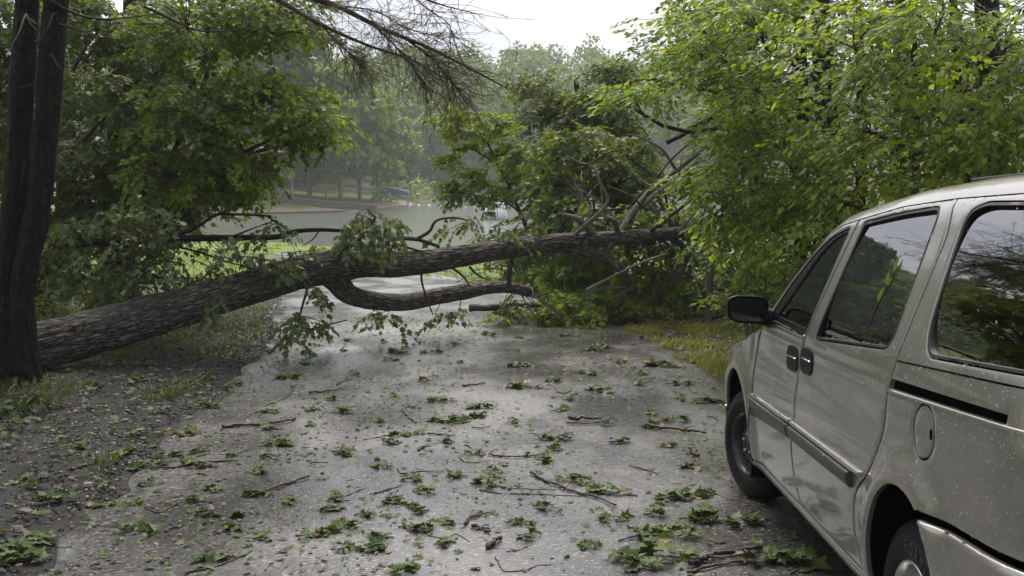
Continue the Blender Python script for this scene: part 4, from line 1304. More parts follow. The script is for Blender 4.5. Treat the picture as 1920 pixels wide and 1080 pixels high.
glass_mat('glass_privacy', (.03, .035, .035), 4.4)
glass_mat('glass_clear', (.16, .19, .17), 2.0)
m, t, b = new_mat('mirror_glass'); b.inputs['Metallic'].default_value = 1; b.inputs['Base Color'].default_value = (.10, .10, .105, 1); b.inputs['Roughness'].default_value = .08
bump(t, b, noise(t, coords(t), 60, 3), .25, .004)
m, t, b = new_mat('water_drop'); b.inputs['Base Color'].default_value = (.8, .82, .84, 1); b.inputs['Roughness'].default_value = .04
b.inputs['Transmission Weight'].default_value = .85; b.inputs['IOR'].default_value = 1.33

_zz = np.array([0, .2, .31, .45, .66, .8, 1.0, 1.15, 1.40, 1.66, 1.71, 1.745, 1.765, 1.775])
_ii = np.array([.08, .05, .03, .008, 0, 0, .018, .045, .122, .205, .24, .31, .45, .9])
_zt = np.linspace(0, 1.775, 400)
_it = np.interp(_zt, _zz, _ii)
for _ in range(60):
    _it[1:-1] = (_it[:-2] + 2 * _it[1:-1] + _it[2:]) / 4
AXF, AXR, AXZ = 6.09, 3.34, .36


def side_x(s, z):
    s = np.asarray(s, float); z = np.asarray(z, float)
    x = np.interp(z, _zt, _it)
    for c in (AXF, AXR):
        rho = np.hypot(s - c, (z - AXZ) * .95)
        x = x - .030 * np.exp(-((rho - .39) / .065) ** 2) * sstep(.2, .35, z)
    x = x + np.where(s > 6.3, .5 * (np.maximum(s - 6.3, 0) / .7) ** 2.4, 0) + np.where(s < 2.75, .16 * (np.maximum(2.75 - s, 0) / .5) ** 2, 0)
    # shoulder crease under the slide track and a soft hollow in the doors
    x = x + .010 * np.exp(-((z - .90 + (s - 4.7) * -.015) / .10) ** 2) * (s > 2.2) * (s < 5.8)
    return x


def fillet(pts, rad, n=6):
    pts = np.asarray(pts, float); o = []
    N = len(pts)
    rad = np.broadcast_to(np.asarray(rad, float), (N,))
    for i in range(N):
        p, a, c, r = pts[i], pts[i - 1], pts[(i + 1) % N], rad[i]
        if r <= 0: o.append(p); continue
        u = (a - p); v = (c - p); lu, lv = np.linalg.norm(u), np.linalg.norm(v)
        k = min(r, lu * .48, lv * .48)
        A = p + u / lu * k; B = p + v / lv * k
        for q in np.linspace(0, 1, n):
            o.append((1 - q) ** 2 * A + 2 * q * (1 - q) * p + q * q * B)
    return np.array(o)


def resample(pts, st):
    o = []
    N = len(pts)
    for i in range(N):
        a, b_ = pts[i], pts[(i + 1) % N]
        k = max(1, int(round(np.linalg.norm(b_ - a) / st)))
        for j in range(k):
            o.append(a + (b_ - a) * j / k)
    return np.array(o)


def area2(p):
    x, y = p[:, 0], p[:, 1]
    return np.sum(x * np.roll(y, -1) - np.roll(x, -1) * y)


def offset(pts, d):
    """move a polygon's outline inwards by d"""
    if area2(pts) < 0: pts = pts[::-1]
    e = np.roll(pts, -1, axis=0) - pts
    nn = nrm(np.column_stack([-e[:, 1], e[:, 0]]))
    v = nn + np.roll(nn, 1, axis=0)
    L = np.maximum(np.sum(v * v, 1, keepdims=True), .5)
    return pts + 2 * v / L * d


def inside(poly, q):
    x, y = q[:, 0], q[:, 1]
    r = np.zeros(len(q), bool)
    for a, b_ in zip(poly, np.roll(poly, -1, axis=0)):
        r ^= ((a[1] > y) != (b_[1] > y)) & (x < (b_[0] - a[0]) * (y - a[1]) / (b_[1] - a[1] + 1e-15) + a[0])
    return r


def panel(outline, name, mat, parent, holes=(), depth=0.0, gap=.0048, grid=.029, step=.02, rim=.016, right=False, soft=.0015, surf=side_x):
    """a sheet cut out of the van's side: outline and holes are (distance along, height)"""
    out_ = resample(offset(np.asarray(outline, float), gap), step)
    hs = [resample(offset(np.asarray(h, float), -gap), step) for h in holes]
    loops = [offset(out_, 0)] + [offset(h, 0) for h in hs]
    inner = []
    if soft:
        inner = [offset(loops[0], .005)] + [offset(h, -.005) for h in loops[1:]]
    bpts = np.concatenate(loops)
    lo, hi = bpts.min(0), bpts.max(0)
    gxx, gyy = np.meshgrid(np.arange(lo[0], hi[0], grid), np.arange(lo[1], hi[1], grid))
    gr = np.column_stack([gxx.ravel(), gyy.ravel()])
    ok = inside(loops[0], gr)
    for h in loops[1:]: ok &= ~inside(h, gr)
    gr = gr[ok]
    if len(gr):
        dd = np.min(np.linalg.norm(gr[:, None] - bpts[None], axis=2), axis=1)
        gr = gr[dd > min(.016, .5 * grid)]
    allp = np.concatenate([bpts] + inner + [gr])
    edges = []; k = 0
    for Lp in loops:
        n = len(Lp)
        edges += [(k + i, k + (i + 1) % n) for i in range(n)]; k += n
    vc, _, fc, ov, _, _ = delaunay_2d_cdt([Vector(q) for q in allp], edges, [], 0, 1e-6)
    vc = np.array([[q[0], q[1]] for q in vc])
    fc = np.array([f for f in fc if len(f) == 3])
    cen = vc[fc].mean(1)
    ok = inside(loops[0], cen)
    for h in loops[1:]: ok &= ~inside(h, cen)
    fc = fc[ok]
    nb = len(bpts)
    onb = np.array([any(i < nb for i in q) for q in ov])
    dp = depth(vc[:, 0], vc[:, 1]) if callable(depth) else depth
    x = surf(vc[:, 0], vc[:, 1]) + dp + np.where(onb, soft, 0)
    a2 = np.cross(vc[fc[:, 1]] - vc[fc[:, 0]], vc[fc[:, 2]] - vc[fc[:, 0]])
    fc[a2 > 0] = fc[a2 > 0][:, ::-1]
    mb = MB()

    def put(X, yz, F):
        V = np.column_stack([VW - X if right else X, yz[:, 0] - S0, yz[:, 1]])
        mb.add(V, F[:, ::-1] if right else F)
    put(x, vc, fc)
    if rim:
        for i, Lp in enumerate(loops):
            n = len(Lp)
            dpl = depth(Lp[:, 0], Lp[:, 1]) if callable(depth) else depth
            x0 = surf(Lp[:, 0], Lp[:, 1]) + dpl + soft
            j = np.arange(n); j2 = (j + 1) % n
            F = np.column_stack([j, j + n, j2 + n, j2])
            if i: F = F[:, ::-1]
            if area2(Lp) < 0: F = F[:, ::-1]
            put(np.concatenate([x0, x0 + rim]), np.concatenate([Lp, Lp]), F)
    return mb.build(name, MAT[mat], parent)


def arc(c, rx, rz, a0, a1, n=22):
    a = np.radians(np.linspace(a0, a1, n))
    return [(c[0] + rx * math.cos(q), c[1] + rz * math.sin(q)) for q in a]


GAPF = [(4.751, .302), (4.80, .38), (4.828, .45), (4.848, .53), (4.85, .59), (4.80, .665), (4.79, .75), (4.80, .85), (4.805, .95), (4.749, 1.074), (4.62, 1.36), (4.505, 1.618)]
GAPR = [(3.833, .302), (3.87, .36), (3.892, .44), (3.895, .52), (3.86, .615), (3.715, .705), (3.65, .79), (3.612, .90), (3.607, 1.02), (3.59, 1.09), (3.57, 1.15), (3.555, 1.25), (3.525, 1.44), (3.505, 1.60), (3.56, 1.69)]


def spl(pts, n):
    q = smooth_path(np.column_stack([np.array(pts), np.zeros(len(pts))]), n)[:, :2]
    return [tuple(p_) for p_ in q]


GAPF = spl(GAPF, 70)
GAPR = spl([(3.833, .302), (3.875, .37), (3.897, .45), (3.893, .53), (3.85, .615), (3.73, .70), (3.655, .79), (3.618, .90), (3.602, 1.02), (3.582, 1.12), (3.560, 1.24), (3.525, 1.44), (3.508, 1.57), (3.56, 1.69)], 80)
DOOR1 = [(5.70, .302), (5.70, .66), (5.675, .96), (5.61, 1.05), (5.53, 1.12), (5.428, 1.20), (5.25, 1.335), (5.041, 1.462), (4.883, 1.545), (4.72, 1.592)] + GAPF[::-1]
WIN1 = fillet([(5.47, 1.105), (5.268, 1.287), (5.03, 1.443), (4.862, 1.523), (4.73, 1.555), (4.60, 1.578), (4.735, 1.166), (4.765, 1.092)], [.02, .1, .1, .1, .08, .02, .1, .02])
GLS1 = fillet([(5.33, 1.125), (5.048, 1.356), (4.922, 1.462), (4.751, 1.535), (4.622, 1.560), (4.748, 1.166), (4.772, 1.118)], [.02, .1, .1, .1, .02, .1, .02])
DOOR2 = GAPF + [(4.03, 1.668)] + GAPR[::-1]
WIN2 = fillet([(4.425, 1.603), (4.0, 1.645), (3.64, 1.664), (3.668, 1.16), (4.595, 1.092)], [.02, .3, .06, .07, .025])
ARCHR = arc((AXR, AXZ), .355, .388, 82, -10, 26)[::1]
QUART = GAPR + [(3.1, 1.696), (2.46, 1.690), (2.37, 1.40), (2.30, 1.10), (2.27, .765), (2.70, .745), (3.157, .722)] + arc((AXR, AXZ), .355, .388, 115, -9, 30)
WINQ = fillet([(2.52, 1.662), (3.30, 1.672), (3.405, 1.64), (3.402, 1.46), (3.39, 1.26), (3.33, 1.178), (2.50, 1.225)], [.06, .05, .06, .3, .1, .09, .06])
TRACK = [(3.588, 1.064), (3.588, 1.039), (2.735, 1.080), (2.715, 1.084), (2.715, 1.099)]
FUEL = arc((3.25, .951), .086, .086, 0, 352, 40)
FEND = [(5.715, .302), (5.715, .66), (5.69, .965), (5.63, 1.035), (5.80, .995), (6.04, .93), (6.35, .86), (6.62, .79), (6.80, .73), (6.78, .62), (6.62, .55), (6.44, .48)] + arc((AXF, AXZ), .335, .388, 14, 189, 34)
BUMPR = [(3.142, .708), (2.70, .73), (2.26, .750), (2.25, .40), (2.30, .30), (2.93, .28), (2.965, .42), (3.02, .58), (3.07, .645)]
BUMPF = [(6.46, .465), (6.63, .535), (6.78, .605), (6.95, .61), (6.95, .30), (6.80, .24), (6.50, .25), (6.43, .36)]

for right in (False, True):
    mir = ' right' if right else ''
    fd = panel(FEND, 'front_fender', 'van_paint', van, right=right)
    d1 = panel(DOOR1, 'front_door', 'van_paint', van, [WIN1], right=right)
    d2 = panel(DOOR2, 'sliding_door', 'van_paint', van, [WIN2], right=right)
    qp = panel(QUART, 'rear_quarter_panel', 'van_paint', van, [WINQ, TRACK, FUEL] if not right else [WINQ, TRACK], right=right)
    bp = panel(BUMPR, 'rear_bumper_side', 'van_paint', van, depth=-.014, right=right, soft=.008)
    bf = panel(BUMPF, 'front_bumper_side', 'van_paint', van, depth=-.008, right=right, soft=.006)
    for o_, h_, par in ((FEND, [], fd), (DOOR1, [WIN1], d1), (DOOR2, [WIN2], d2), (QUART, [WINQ], qp)):
        panel(o_, 'gap_backing', 'under_black', par, h_, depth=.019, gap=-.004, rim=0, soft=0, grid=.12, step=.04, right=right)  # black sheets behind the shut gaps, added to keep light out
    panel(WIN1, 'window_frame', 'black_plastic', d1, [GLS1], depth=.006, gap=.0, rim=.02, soft=.002, step=.03, right=right)
    panel(GLS1, 'window', 'glass_clear', d1, depth=.012, gap=-.004, rim=0, soft=0, right=right)
    for W_, par, gm in ((WIN2, d2, 'glass_privacy'), (WINQ, qp, 'glass_privacy')):
        zb_, zt_ = np.asarray(W_)[:, 1].min(), np.asarray(W_)[:, 1].max()

        def barrel(s, z, zb_=zb_, zt_=zt_):          # side glass is convex
            t_ = np.clip((z - zb_) / (zt_ - zb_), 0, 1)
            return .022 - .0175 * 4 * t_ * (1 - t_)
        panel(W_, 'window_seal', 'black_rubber', par, [offset(resample(np.asarray(W_), .03), .011)], depth=.002, gap=.001, rim=.03, soft=0, step=.05, grid=9, right=right)
        panel(offset(resample(np.asarray(W_), .03), .003), 'window', gm, par, depth=barrel, gap=0, rim=0, soft=0, grid=.015, step=.015, right=right)
    panel(TRACK, 'slide_track', 'under_black', qp, depth=.03, gap=-.006, rim=0, soft=0, right=right)
    if not right:
        fdo = panel(FUEL, 'fuel_door', 'van_paint', qp, depth=.0, gap=.004, right=right)
        panel(FUEL, 'fuel_recess', 'under_black', qp, depth=.02, gap=-.004, rim=0, soft=0)
        panel(fillet([(3.196, .972), (3.196, .938), (3.176, .938), (3.176, .972)], .012), 'notch_shade', 'under_black', fdo, depth=-.0012, gap=0, rim=0, soft=0, step=.01)  # flat black patch, the recess's shade put into its colour
        panel([(3.565, 1.136), (3.565, 1.1305), (2.40, 1.1935), (2.40, 1.199)], 'panel_seam', 'under_black', qp, depth=-.0008, gap=0, rim=0, soft=0, step=.03)
    # raised mouldings, undercut so the lower half looks down at the road
    def mould(s, z): return -.004 - .024 * sstep(.57, .648, z)
    panel(fillet([(5.69, .548), (5.69, .648), (4.87, .660), (4.87, .592)], .012), 'door_moulding', 'moulding_grey', d1, depth=mould, gap=0, rim=.035, soft=.004, grid=.02, right=right)
    panel(fillet([(4.835, .592), (4.835, .660), (3.905, .666), (3.905, .604)], .012), 'door_moulding', 'moulding_grey', d2, depth=mould, gap=0, rim=.035, soft=.004, grid=.02, right=right)
    panel(fillet([(5.69, .652), (5.69, .674), (4.87, .686), (4.87, .664)], .008), 'moulding_cap', 'van_paint', d1, depth=-.014, gap=0, rim=.02, soft=.008, grid=.01, right=right)
    panel(fillet([(4.835, .664), (4.835, .686), (3.80, .692), (3.80, .670)], .008), 'moulding_cap', 'van_paint', d2, depth=-.014, gap=0, rim=.02, soft=.008, grid=.01, right=right)
    rk = panel([(5.79, .262), (5.74, .298), (3.72, .298), (3.70, .25)], 'rocker_sill', 'van_paint', van, depth=-.004, gap=0, rim=.05, soft=.006, grid=.02, right=right)
    panel([(5.78, .275), (5.78, .288), (3.72, .280), (3.72, .267)], 'sill_ridge', 'moulding_grey', rk, depth=-.014, gap=0, rim=.012, soft=.003, grid=.01, right=right)
    for (cs, cz), par in (((4.925, .965), d1), ((4.672, .985), d2)):
        hb = panel(fillet([(cs - .108, cz - .060), (cs + .108, cz - .066), (cs + .108, cz + .056), (cs - .108, cz + .062)], .07), 'door_handle', 'black_plastic', par, depth=-.005, gap=0, rim=.012, soft=.006, grid=.02, step=.012, right=right)
    # belt trim under the front window
    panel([(5.47, 1.082), (5.47, 1.096), (4.775, 1.090), (4.775, 1.076)], 'belt_trim', 'chrome', d1, depth=-.004, gap=0, rim=.012, soft=.002, grid=.02, right=right)

ql = [o for o in van.children if o.name == 'rear_quarter_panel'][0]
s_ = np.linspace(3.592, 2.34, 30); z_ = np.interp(s_, [2.34, 2.715, 3.592], [1.086, 1.070, 1.026])
MB().tube(np.column_stack([side_x(s_, z_) + .0015, s_ - S0, z_]), .0065, 8).build('track_ledge', MAT['van_paint'], ql)
# grips inside the handle bezels, on the side in view
for cs, cz, par in ((4.925, .965, 'front_door'), (4.672, .985, 'sliding_door')):
    hp = van.children
    pr = [o for o in hp if o.name == par][0]
    sx = float(side_x(cs, cz))
    ss = np.linspace(cs + .085, cs - .085, 12)
    path = np.column_stack([side_x(ss, ss * 0 + cz) - .008 - .006 * np.sin(np.linspace(0, np.pi, 12)), ss - S0, cz + .006 + .004 * np.sin(np.linspace(0, np.pi, 12))])
    MB().tube(path, .004, 8).build('handle_grip', MAT['chrome'], pr)

# roof, windscreen, bonnet, nose and tail
ss = np.concatenate([np.linspace(2.30, 4.5, 40), np.linspace(4.56, 5.02, 12)])
ze = np.interp(ss, [2.3, 2.46, 3.1, 3.56, 4.03, 4.505, 4.72, 4.883, 5.02], [1.66, 1.690, 1.696, 1.690, 1.668, 1.618, 1.592, 1.545, 1.475])
rise = np.interp(ss, [2.3, 2.5, 4.3, 5.02], [.06, .085, .09, .085])
fr_ = np.array([0, .01, .025, .045, .07, .10, .14, .2, .3, .4, .5])
pr_ = np.interp(fr_, [0, .01, .025, .045, .07, .10, .14, .2, .3, .5], [0, .22, .42, .58, .70, .79, .86, .92, .965, 1.0])
fr_ = np.concatenate([fr_, 1 - fr_[-2::-1]]); pr_ = np.concatenate([pr_, pr_[-2::-1]])
xe = side_x(ss, ze)
bow = np.interp(ss, [4.3, 5.02], [0, .22])          # the front edge of the roof bows forward
X = xe[:, None] * (1 - fr_) + (VW - xe[:, None]) * fr_
Yv = ss[:, None] + bow[:, None] * (1 - (2 * fr_ - 1) ** 2) - S0
Z = ze[:, None] + rise[:, None] * pr_
idx = np.arange(X.size).reshape(X.shape)
QF = np.stack([idx[:-1, :-1], idx[:-1, 1:], idx[1:, 1:], idx[1:, :-1]], -1).reshape(-1, 4)
roof = MB().add(np.stack([X, Yv, Z], -1), QF[:, ::-1]).build('roof', MAT['van_paint'], van)
MB().tube(np.column_stack([side_x(np.linspace(3.2, 3.9, 2), np.array([1.6, 1.6])) + .36, np.array([2.6, 4.2]) - S0, [1.775, 1.77]]), .012, 8).build('roof_rail', MAT['black_plastic'], roof)
ap = np.array([(5.02, 1.475), (5.13, 1.41), (5.25, 1.335), (5.428, 1.20), (5.53, 1.12), (5.61, 1.055)])
tt_ = np.linspace(0, 1, 24)
app = np.column_stack([np.interp(tt_, np.linspace(0, 1, 6), ap[:, 0]), np.interp(tt_, np.linspace(0, 1, 6), ap[:, 1])])
xe = side_x(app[:, 0], app[:, 1])
fr2 = np.linspace(0, 1, 25)
wr = np.interp(tt_, [0, 1], [.085, .03]); wb = np.interp(tt_, [0, 1], [.22, .34])
for nm, fa, fb_, mt, lift in (('windscreen', .035, .965, 'glass_clear', 0), ('windscreen_pillar', 0, .035, 'van_paint', .002), ('windscreen_pillar', .965, 1, 'van_paint', .002)):
    f2 = np.linspace(fa, fb_, 25 if fb_ - fa > .5 else 5)
    X = xe[:, None] * (1 - f2) + (VW - xe[:, None]) * f2
    hump = np.interp(np.minimum(f2, 1 - f2), [0, .05, .14, .3, .5], [0, .4, .75, .95, 1])
    Yv = app[:, 0:1] + wb[:, None] * (1 - (2 * f2 - 1) ** 2) - S0
    Z = app[:, 1:2] + wr[:, None] * hump + lift
    idx = np.arange(X.size).reshape(X.shape)
    QF = np.stack([idx[:-1, :-1], idx[:-1, 1:], idx[1:, 1:], idx[1:, :-1]], -1).reshape(-1, 4)
    MB().add(np.stack([X, Yv, Z], -1), QF[:, ::-1]).build(nm, MAT[mt], van)
# bonnet
hs = np.array([(5.63, 1.037), (5.80, .997), (6.04, .932), (6.35, .862), (6.62, .792), (6.80, .733)])
tt_ = np.linspace(0, 1, 26)
hp_ = np.column_stack([np.interp(tt_, np.linspace(0, 1, 6), hs[:, 0]), np.interp(tt_, np.linspace(0, 1, 6), hs[:, 1])])
xe = side_x(hp_[:, 0], hp_[:, 1]) + .006
X = xe[:, None] * (1 - fr2) + (VW - xe[:, None]) * fr2
Yv = hp_[:, 0:1] + (.30 * (1 - tt_) + .24 * tt_)[:, None] * (1 - (2 * fr2 - 1) ** 2) - S0
Z = hp_[:, 1:2] + .05 * (1 - (2 * fr2 - 1) ** 4)
idx = np.arange(X.size).reshape(X.shape)
QF = np.stack([idx[:-1, :-1], idx[:-1, 1:], idx[1:, 1:], idx[1:, :-1]], -1).reshape(-1, 4)
MB().add(np.stack([X, Yv, Z], -1), QF[:, ::-1]).build('bonnet', MAT['van_paint'], van)


def nose(name, mat, s_edge, zs, push, parent, x0=None, x1=None, n=31):
    """wrap-round strip across the nose or the tail between heights"""
    f = np.linspace(0 if x0 is None else x0, 1 if x1 is None else x1, n)
    zs = np.asarray(zs, float)
    xe_ = side_x(np.full(len(zs), s_edge), zs)
    X = xe_[:, None] * (1 - f) + (VW - xe_[:, None]) * f
    bulge = push * (1 - np.abs(2 * f - 1) ** 3)
    Yv = s_edge + bulge[None] * np.ones((len(zs), 1)) - S0
    Z = np.broadcast_to(zs[:, None], X.shape)
    idx = np.arange(X.size).reshape(X.shape)
    Q = np.stack([idx[:-1, :-1], idx[:-1, 1:], idx[1:, 1:], idx[1:, :-1]], -1).reshape(-1, 4)
    return MB().add(np.stack([X, Yv, Z], -1), Q if push < 0 else Q[:, ::-1]).build(name, MAT[mat], parent)


nose('front_bumper', 'van_paint', 6.94, np.linspace(.24, .56, 6), .17, van)
nose('grille', 'black_plastic', 6.82, np.linspace(.55, .74, 5), .23, van, .2, .8)
nose('headlight', 'lamp_clear', 6.80, np.linspace(.56, .735, 5), .23, van, .0, .2, 9)
nose('headlight', 'lamp_clear', 6.80, np.linspace(.56, .735, 5), .23, van, .8, 1, 9)
nose('rear_bumper', 'van_paint', 2.26, np.linspace(.30, .75, 7), -.10, van)
tg_ = nose('tailgate', 'van_paint', 2.285, np.linspace(.75, 1.16, 7), -.05, van)
nose('rear_window', 'glass_privacy', 2.36, np.linspace(1.18, 1.62, 7), -.05, van, .06, .94)
nose('tailgate_pillar', 'van_paint', 2.35, np.linspace(1.16, 1.66, 7), -.05, van, 0, .06, 4)
nose('tailgate_pillar', 'van_paint', 2.35, np.linspace(1.16, 1.66, 7), -.05, van, .94, 1, 4)
nose('tailgate_header', 'van_paint', 2.345, np.linspace(1.61, 1.70, 3), -.05, van, .05, .95)
for a_, b_ in ((0.0, .07), (.93, 1.0)):
    nose('tail_lamp', 'lamp_red', 2.27, np.linspace(.80, 1.14, 5), -.052, van, a_, b_, 5)
# floor pan, inner wheel wells
ub = MB()
ub.box((VW / 2, 4.72 - S0, .30), (VW - .5, 1.94, .10))
ub.box((VW / 2, 6.15 - S0, .36), (VW - .80, 1.2, .12)); ub.box((VW / 2, 2.98 - S0, .36), (VW - .80, 1.5, .12))
ub.box((VW / 2, 5.72 - S0, .62), (VW - .2, .06, .62))
ub.build('floor_pan', MAT['under_black'], van, False)
for c_ in (AXF, AXR):
    for right in (False, True):
        a = np.radians(np.linspace(-25, 205, 30)); xs = np.array([.006, .12, .24, .38])
        A_, X_ = np.meshgrid(a, xs)
        V = np.stack([VW - X_ if right else X_, c_ - S0 + .372 * np.cos(A_), AXZ + .40 * np.sin(A_)], -1)
        idx = np.arange(A_.size).reshape(A_.shape)
        Q = np.stack([idx[:-1, :-1], idx[:-1, 1:], idx[1:, 1:], idx[1:, :-1]], -1).reshape(-1, 4)
        ww = MB().add(V, Q)
        k = len(a); rim_ = V[-1]; ce = rim_.mean(0)
        ww.add(np.vstack([rim_, ce]), np.array([[i, i + 1, k] for i in range(k - 1)]))
        ww.build('wheel_well', MAT['under_black'], van)
# cabin
cab = MB(); cab.box((VW / 2, 4.2 - S0, .48), (VW - .3, 3.4, .06)); cab.build('cabin_floor', MAT['interior_cloth'], van, False)
MB().box((VW / 2, 5.62 - S0, .93), (VW - .35, .42, .22)).build('dashboard', MAT['interior_cloth'], van, False)
for s_, xs in ((4.75, (.48, 1.35)), (3.85, (.5, 1.33)), (3.05, (.5, 1.33))):
    for x_ in xs:
        st = link('cabin_seat', None, van); st.location = (x_, s_ - S0, .5)

        def pad(c, sz, rx):
            mbp = MB(); ca, sa = math.cos(rx), math.sin(rx)
            th = np.linspace(0, 2 * np.pi, 17)[:-1]
            q = np.column_stack([np.sign(np.cos(th)) * np.abs(np.cos(th)) ** .5 * sz[0] / 2, np.sign(np.sin(th)) * np.abs(np.sin(th)) ** .5 * sz[1] / 2])
            rows = []
            for h, sc_ in ((-.5, .86), (-.4, 1), (.4, 1), (.5, .86)):
                P3 = np.column_stack([q[:, 0] * sc_, q[:, 1] * sc_, np.full(16, h * sz[2])])
                P3 = P3 @ np.array([[1, 0, 0], [0, ca, sa], [0, -sa, ca]])
                rows.append(P3 + np.array(c))
            V = np.concatenate(rows); F = [[r * 16 + i, r * 16 + (i + 1) % 16, (r + 1) * 16 + (i + 1) % 16, (r + 1) * 16 + i] for r in range(3) for i in range(16)]
            V = np.vstack([V, rows[0].mean(0), rows[3].mean(0)])
            T = [[64, (i + 1) % 16, i] for i in range(16)] + [[65, 48 + i, 48 + (i + 1) % 16] for i in range(16)]
            return mbp.add(V, [np.array(F), np.array(T)])
        pad((0, 0, .12), (.5, .5, .16), 0).build('seat_cushion', MAT['interior_cloth'], st)
        pad((0, -.28, .48), (.5, .14, .62), -.2).build('seat_back', MAT['interior_cloth'], st)
        pad((0, -.37, .88), (.26, .09, .17), -.15).build('head_rest', MAT['interior_cloth'], st)
a = np.linspace(0, 2 * np.pi, 33)
sw = np.column_stack([.48 + .18 * np.cos(a), 5.30 - S0 + .09 * np.sin(a), 1.02 + .16 * np.sin(a)])
MB().tube(sw, .016, 8, False).build('steering_wheel', MAT['black_plastic'], van)


# door mirrors: black shells with the glass looking back at the viewer
def mirror(right):
    mo = link('door_mirror', None, van)
    cx, cs, cz = (-.098, 5.42 - S0, 1.155)
    sgn = -1 if right else 1
    bx = VW - cx if right else cx
    mo.location = (bx, cs, cz)
    th = np.linspace(0, 2 * np.pi, 41)[:-1]

    def sup(w, h, e=.55):
        return np.column_stack([np.sign(np.cos(th)) * np.abs(np.cos(th)) ** e * w, np.sign(np.sin(th)) * np.abs(np.sin(th)) ** e * h])
    rows = []
    for y_, k in ((-.05, .93), (-.052, .985), (-.03, 1.0), (.02, .96), (.06, .80), (.085, .55), (.095, .25)):
        q = sup(.108 * k, .070 * k); q[:, 1] += q[:, 0] * -.06 * sgn
        rows.append(np.column_stack([q[:, 0] * 1.0, np.full(40, y_) + q[:, 0] * .18 * sgn, q[:, 1]]))
    n = 40
    V = np.concatenate(rows); F = [[r * n + i, r * n + (i + 1) % n, (r + 1) * n + (i + 1) % n, (r + 1) * n + i] for r in range(len(rows) - 1) for i in range(n)]
    V = np.vstack([V, rows[-1].mean(0)]); e = len(V) - 1; r = (len(rows) - 1) * n
    T = [[e, r + i, r + (i + 1) % n] for i in range(n)]
    mb = MB().add(V, [np.array(F), np.array(T)])
    # arm to the door
    p = np.array([[.07 * sgn, .0, -.035], [.12 * sgn, .03, -.05], [.17 * sgn, .06, -.055]])
    mb.tube(p, [.045, .05, .06], 12)
    mb.build('mirror_shell', MAT['black_plastic'], mo)
    q = sup(.108 * .90, .070 * .86); q[:, 1] += q[:, 0] * -.06 * sgn
    G_ = np.column_stack([q[:, 0], -.046 + q[:, 0] * .18 * sgn, q[:, 1]])
    V = np.vstack([G_, G_.mean(0)]); MB().add(V, np.array([[n, (i + 1) % n, i] for i in range(n)])).build('mirror_glass', MAT['mirror_glass'], mo)


mirror(False); mirror(True)


# wheels
def lathe(prof, n, wob=None):
    prof = np.asarray(prof, float); a = np.linspace(0, 2 * np.pi, n, endpoint=False)
    R = np.broadcast_to(prof[None, :, 1], (n, len(prof))).copy()
    if wob is not None: R += wob(np.arange(n)[:, None], np.arange(len(prof))[None])
    V = np.stack([np.broadcast_to(prof[None, :, 0], R.shape), R * np.cos(a)[:, None], R * np.sin(a)[:, None]], -1)
    k = len(prof); idx = np.arange(n * k).reshape(n, k); i2 = np.roll(idx, -1, axis=0)
    return V.reshape(-1, 3), np.stack([idx[:, :-1], idx[:, 1:], i2[:, 1:], i2[:, :-1]], -1).reshape(-1, 4)


TYRE = [(.02, .185), (.004, .19), (-.004, .205), (-.010, .235), (-.008, .270), (-.004, .272), (-.002, .278), (.006, .302), (.018, .318), (.032, .327), (.050, .332), (.052, .325), (.060, .325), (.062, .334), (.095, .335), (.097, .327), (.106, .327), (.108, .335), (.150, .334), (.152, .326), (.160, .326), (.162, .331), (.182, .325), (.200, .310), (.215, .27), (.212, .2), (.19, .185)]


def tread(i, j):
    cut = (i % 4 == 0) & (j >= 8) & (j <= 21) & ~((j >= 13) & (j <= 18) & (i % 8 == 0))
    return np.where(cut, -.0075, 0)


tv, tf = lathe(TYRE, 176, tread)
TYRE_ME = MB().add(tv, tf).mesh('tyre', MAT['tyre_rubber'])


def rim_mesh(mat):
    mb = MB()
    mb.add(*lathe([(.016, .188), (.004, .192), (.0, .190), (.002, .182), (.016, .174), (.022, .170), (.05, .165), (.06, .160)], 64))
    # dished disc with a ring of vent slots
    rr = np.array([.165, .158, .150, .135, .128, .118, .095, .075, .06, .045, .032, .03, .0001]); xx = np.array([.058, .052, .044, .040, .040, .040, .028, .024, .034, .036, .034, .018, .016])
    n = 112; a = np.linspace(0, 2 * np.pi, n, endpoint=False)
    V = np.stack([np.broadcast_to(xx[None], (n, 13)), rr[None] * np.cos(a)[:, None], rr[None] * np.sin(a)[:, None]], -1)
    idx = np.arange(n * 13).reshape(n, 13); i2 = np.roll(idx, -1, axis=0)
    Q = np.stack([idx[:, :-1], idx[:, 1:], i2[:, 1:], i2[:, :-1]], -1)
    keep = np.ones((n, 12), bool)
    keep[(np.arange(n) % 8 < 4)[:, None] & (np.arange(12)[None] >= 3) & (np.arange(12)[None] <= 4)] = False
    mb.add(V.reshape(-1, 3), Q[keep].reshape(-1, 4))
    mb.add(*lathe([(.085, .17), (.085, .001)], 40))
    return mb.mesh('rim', MAT[mat])


RIM_B = rim_mesh('steel_black'); RIM_S = rim_mesh('rim_silver')
NUT = MB().tube(np.array([[.036, 0, 0], [.018, 0, 0], [.012, 0, 0], [.010, 0, 0]]), [.011, .011, .009, .003], 6).mesh('lug_nut', MAT['nut_steel'], False)


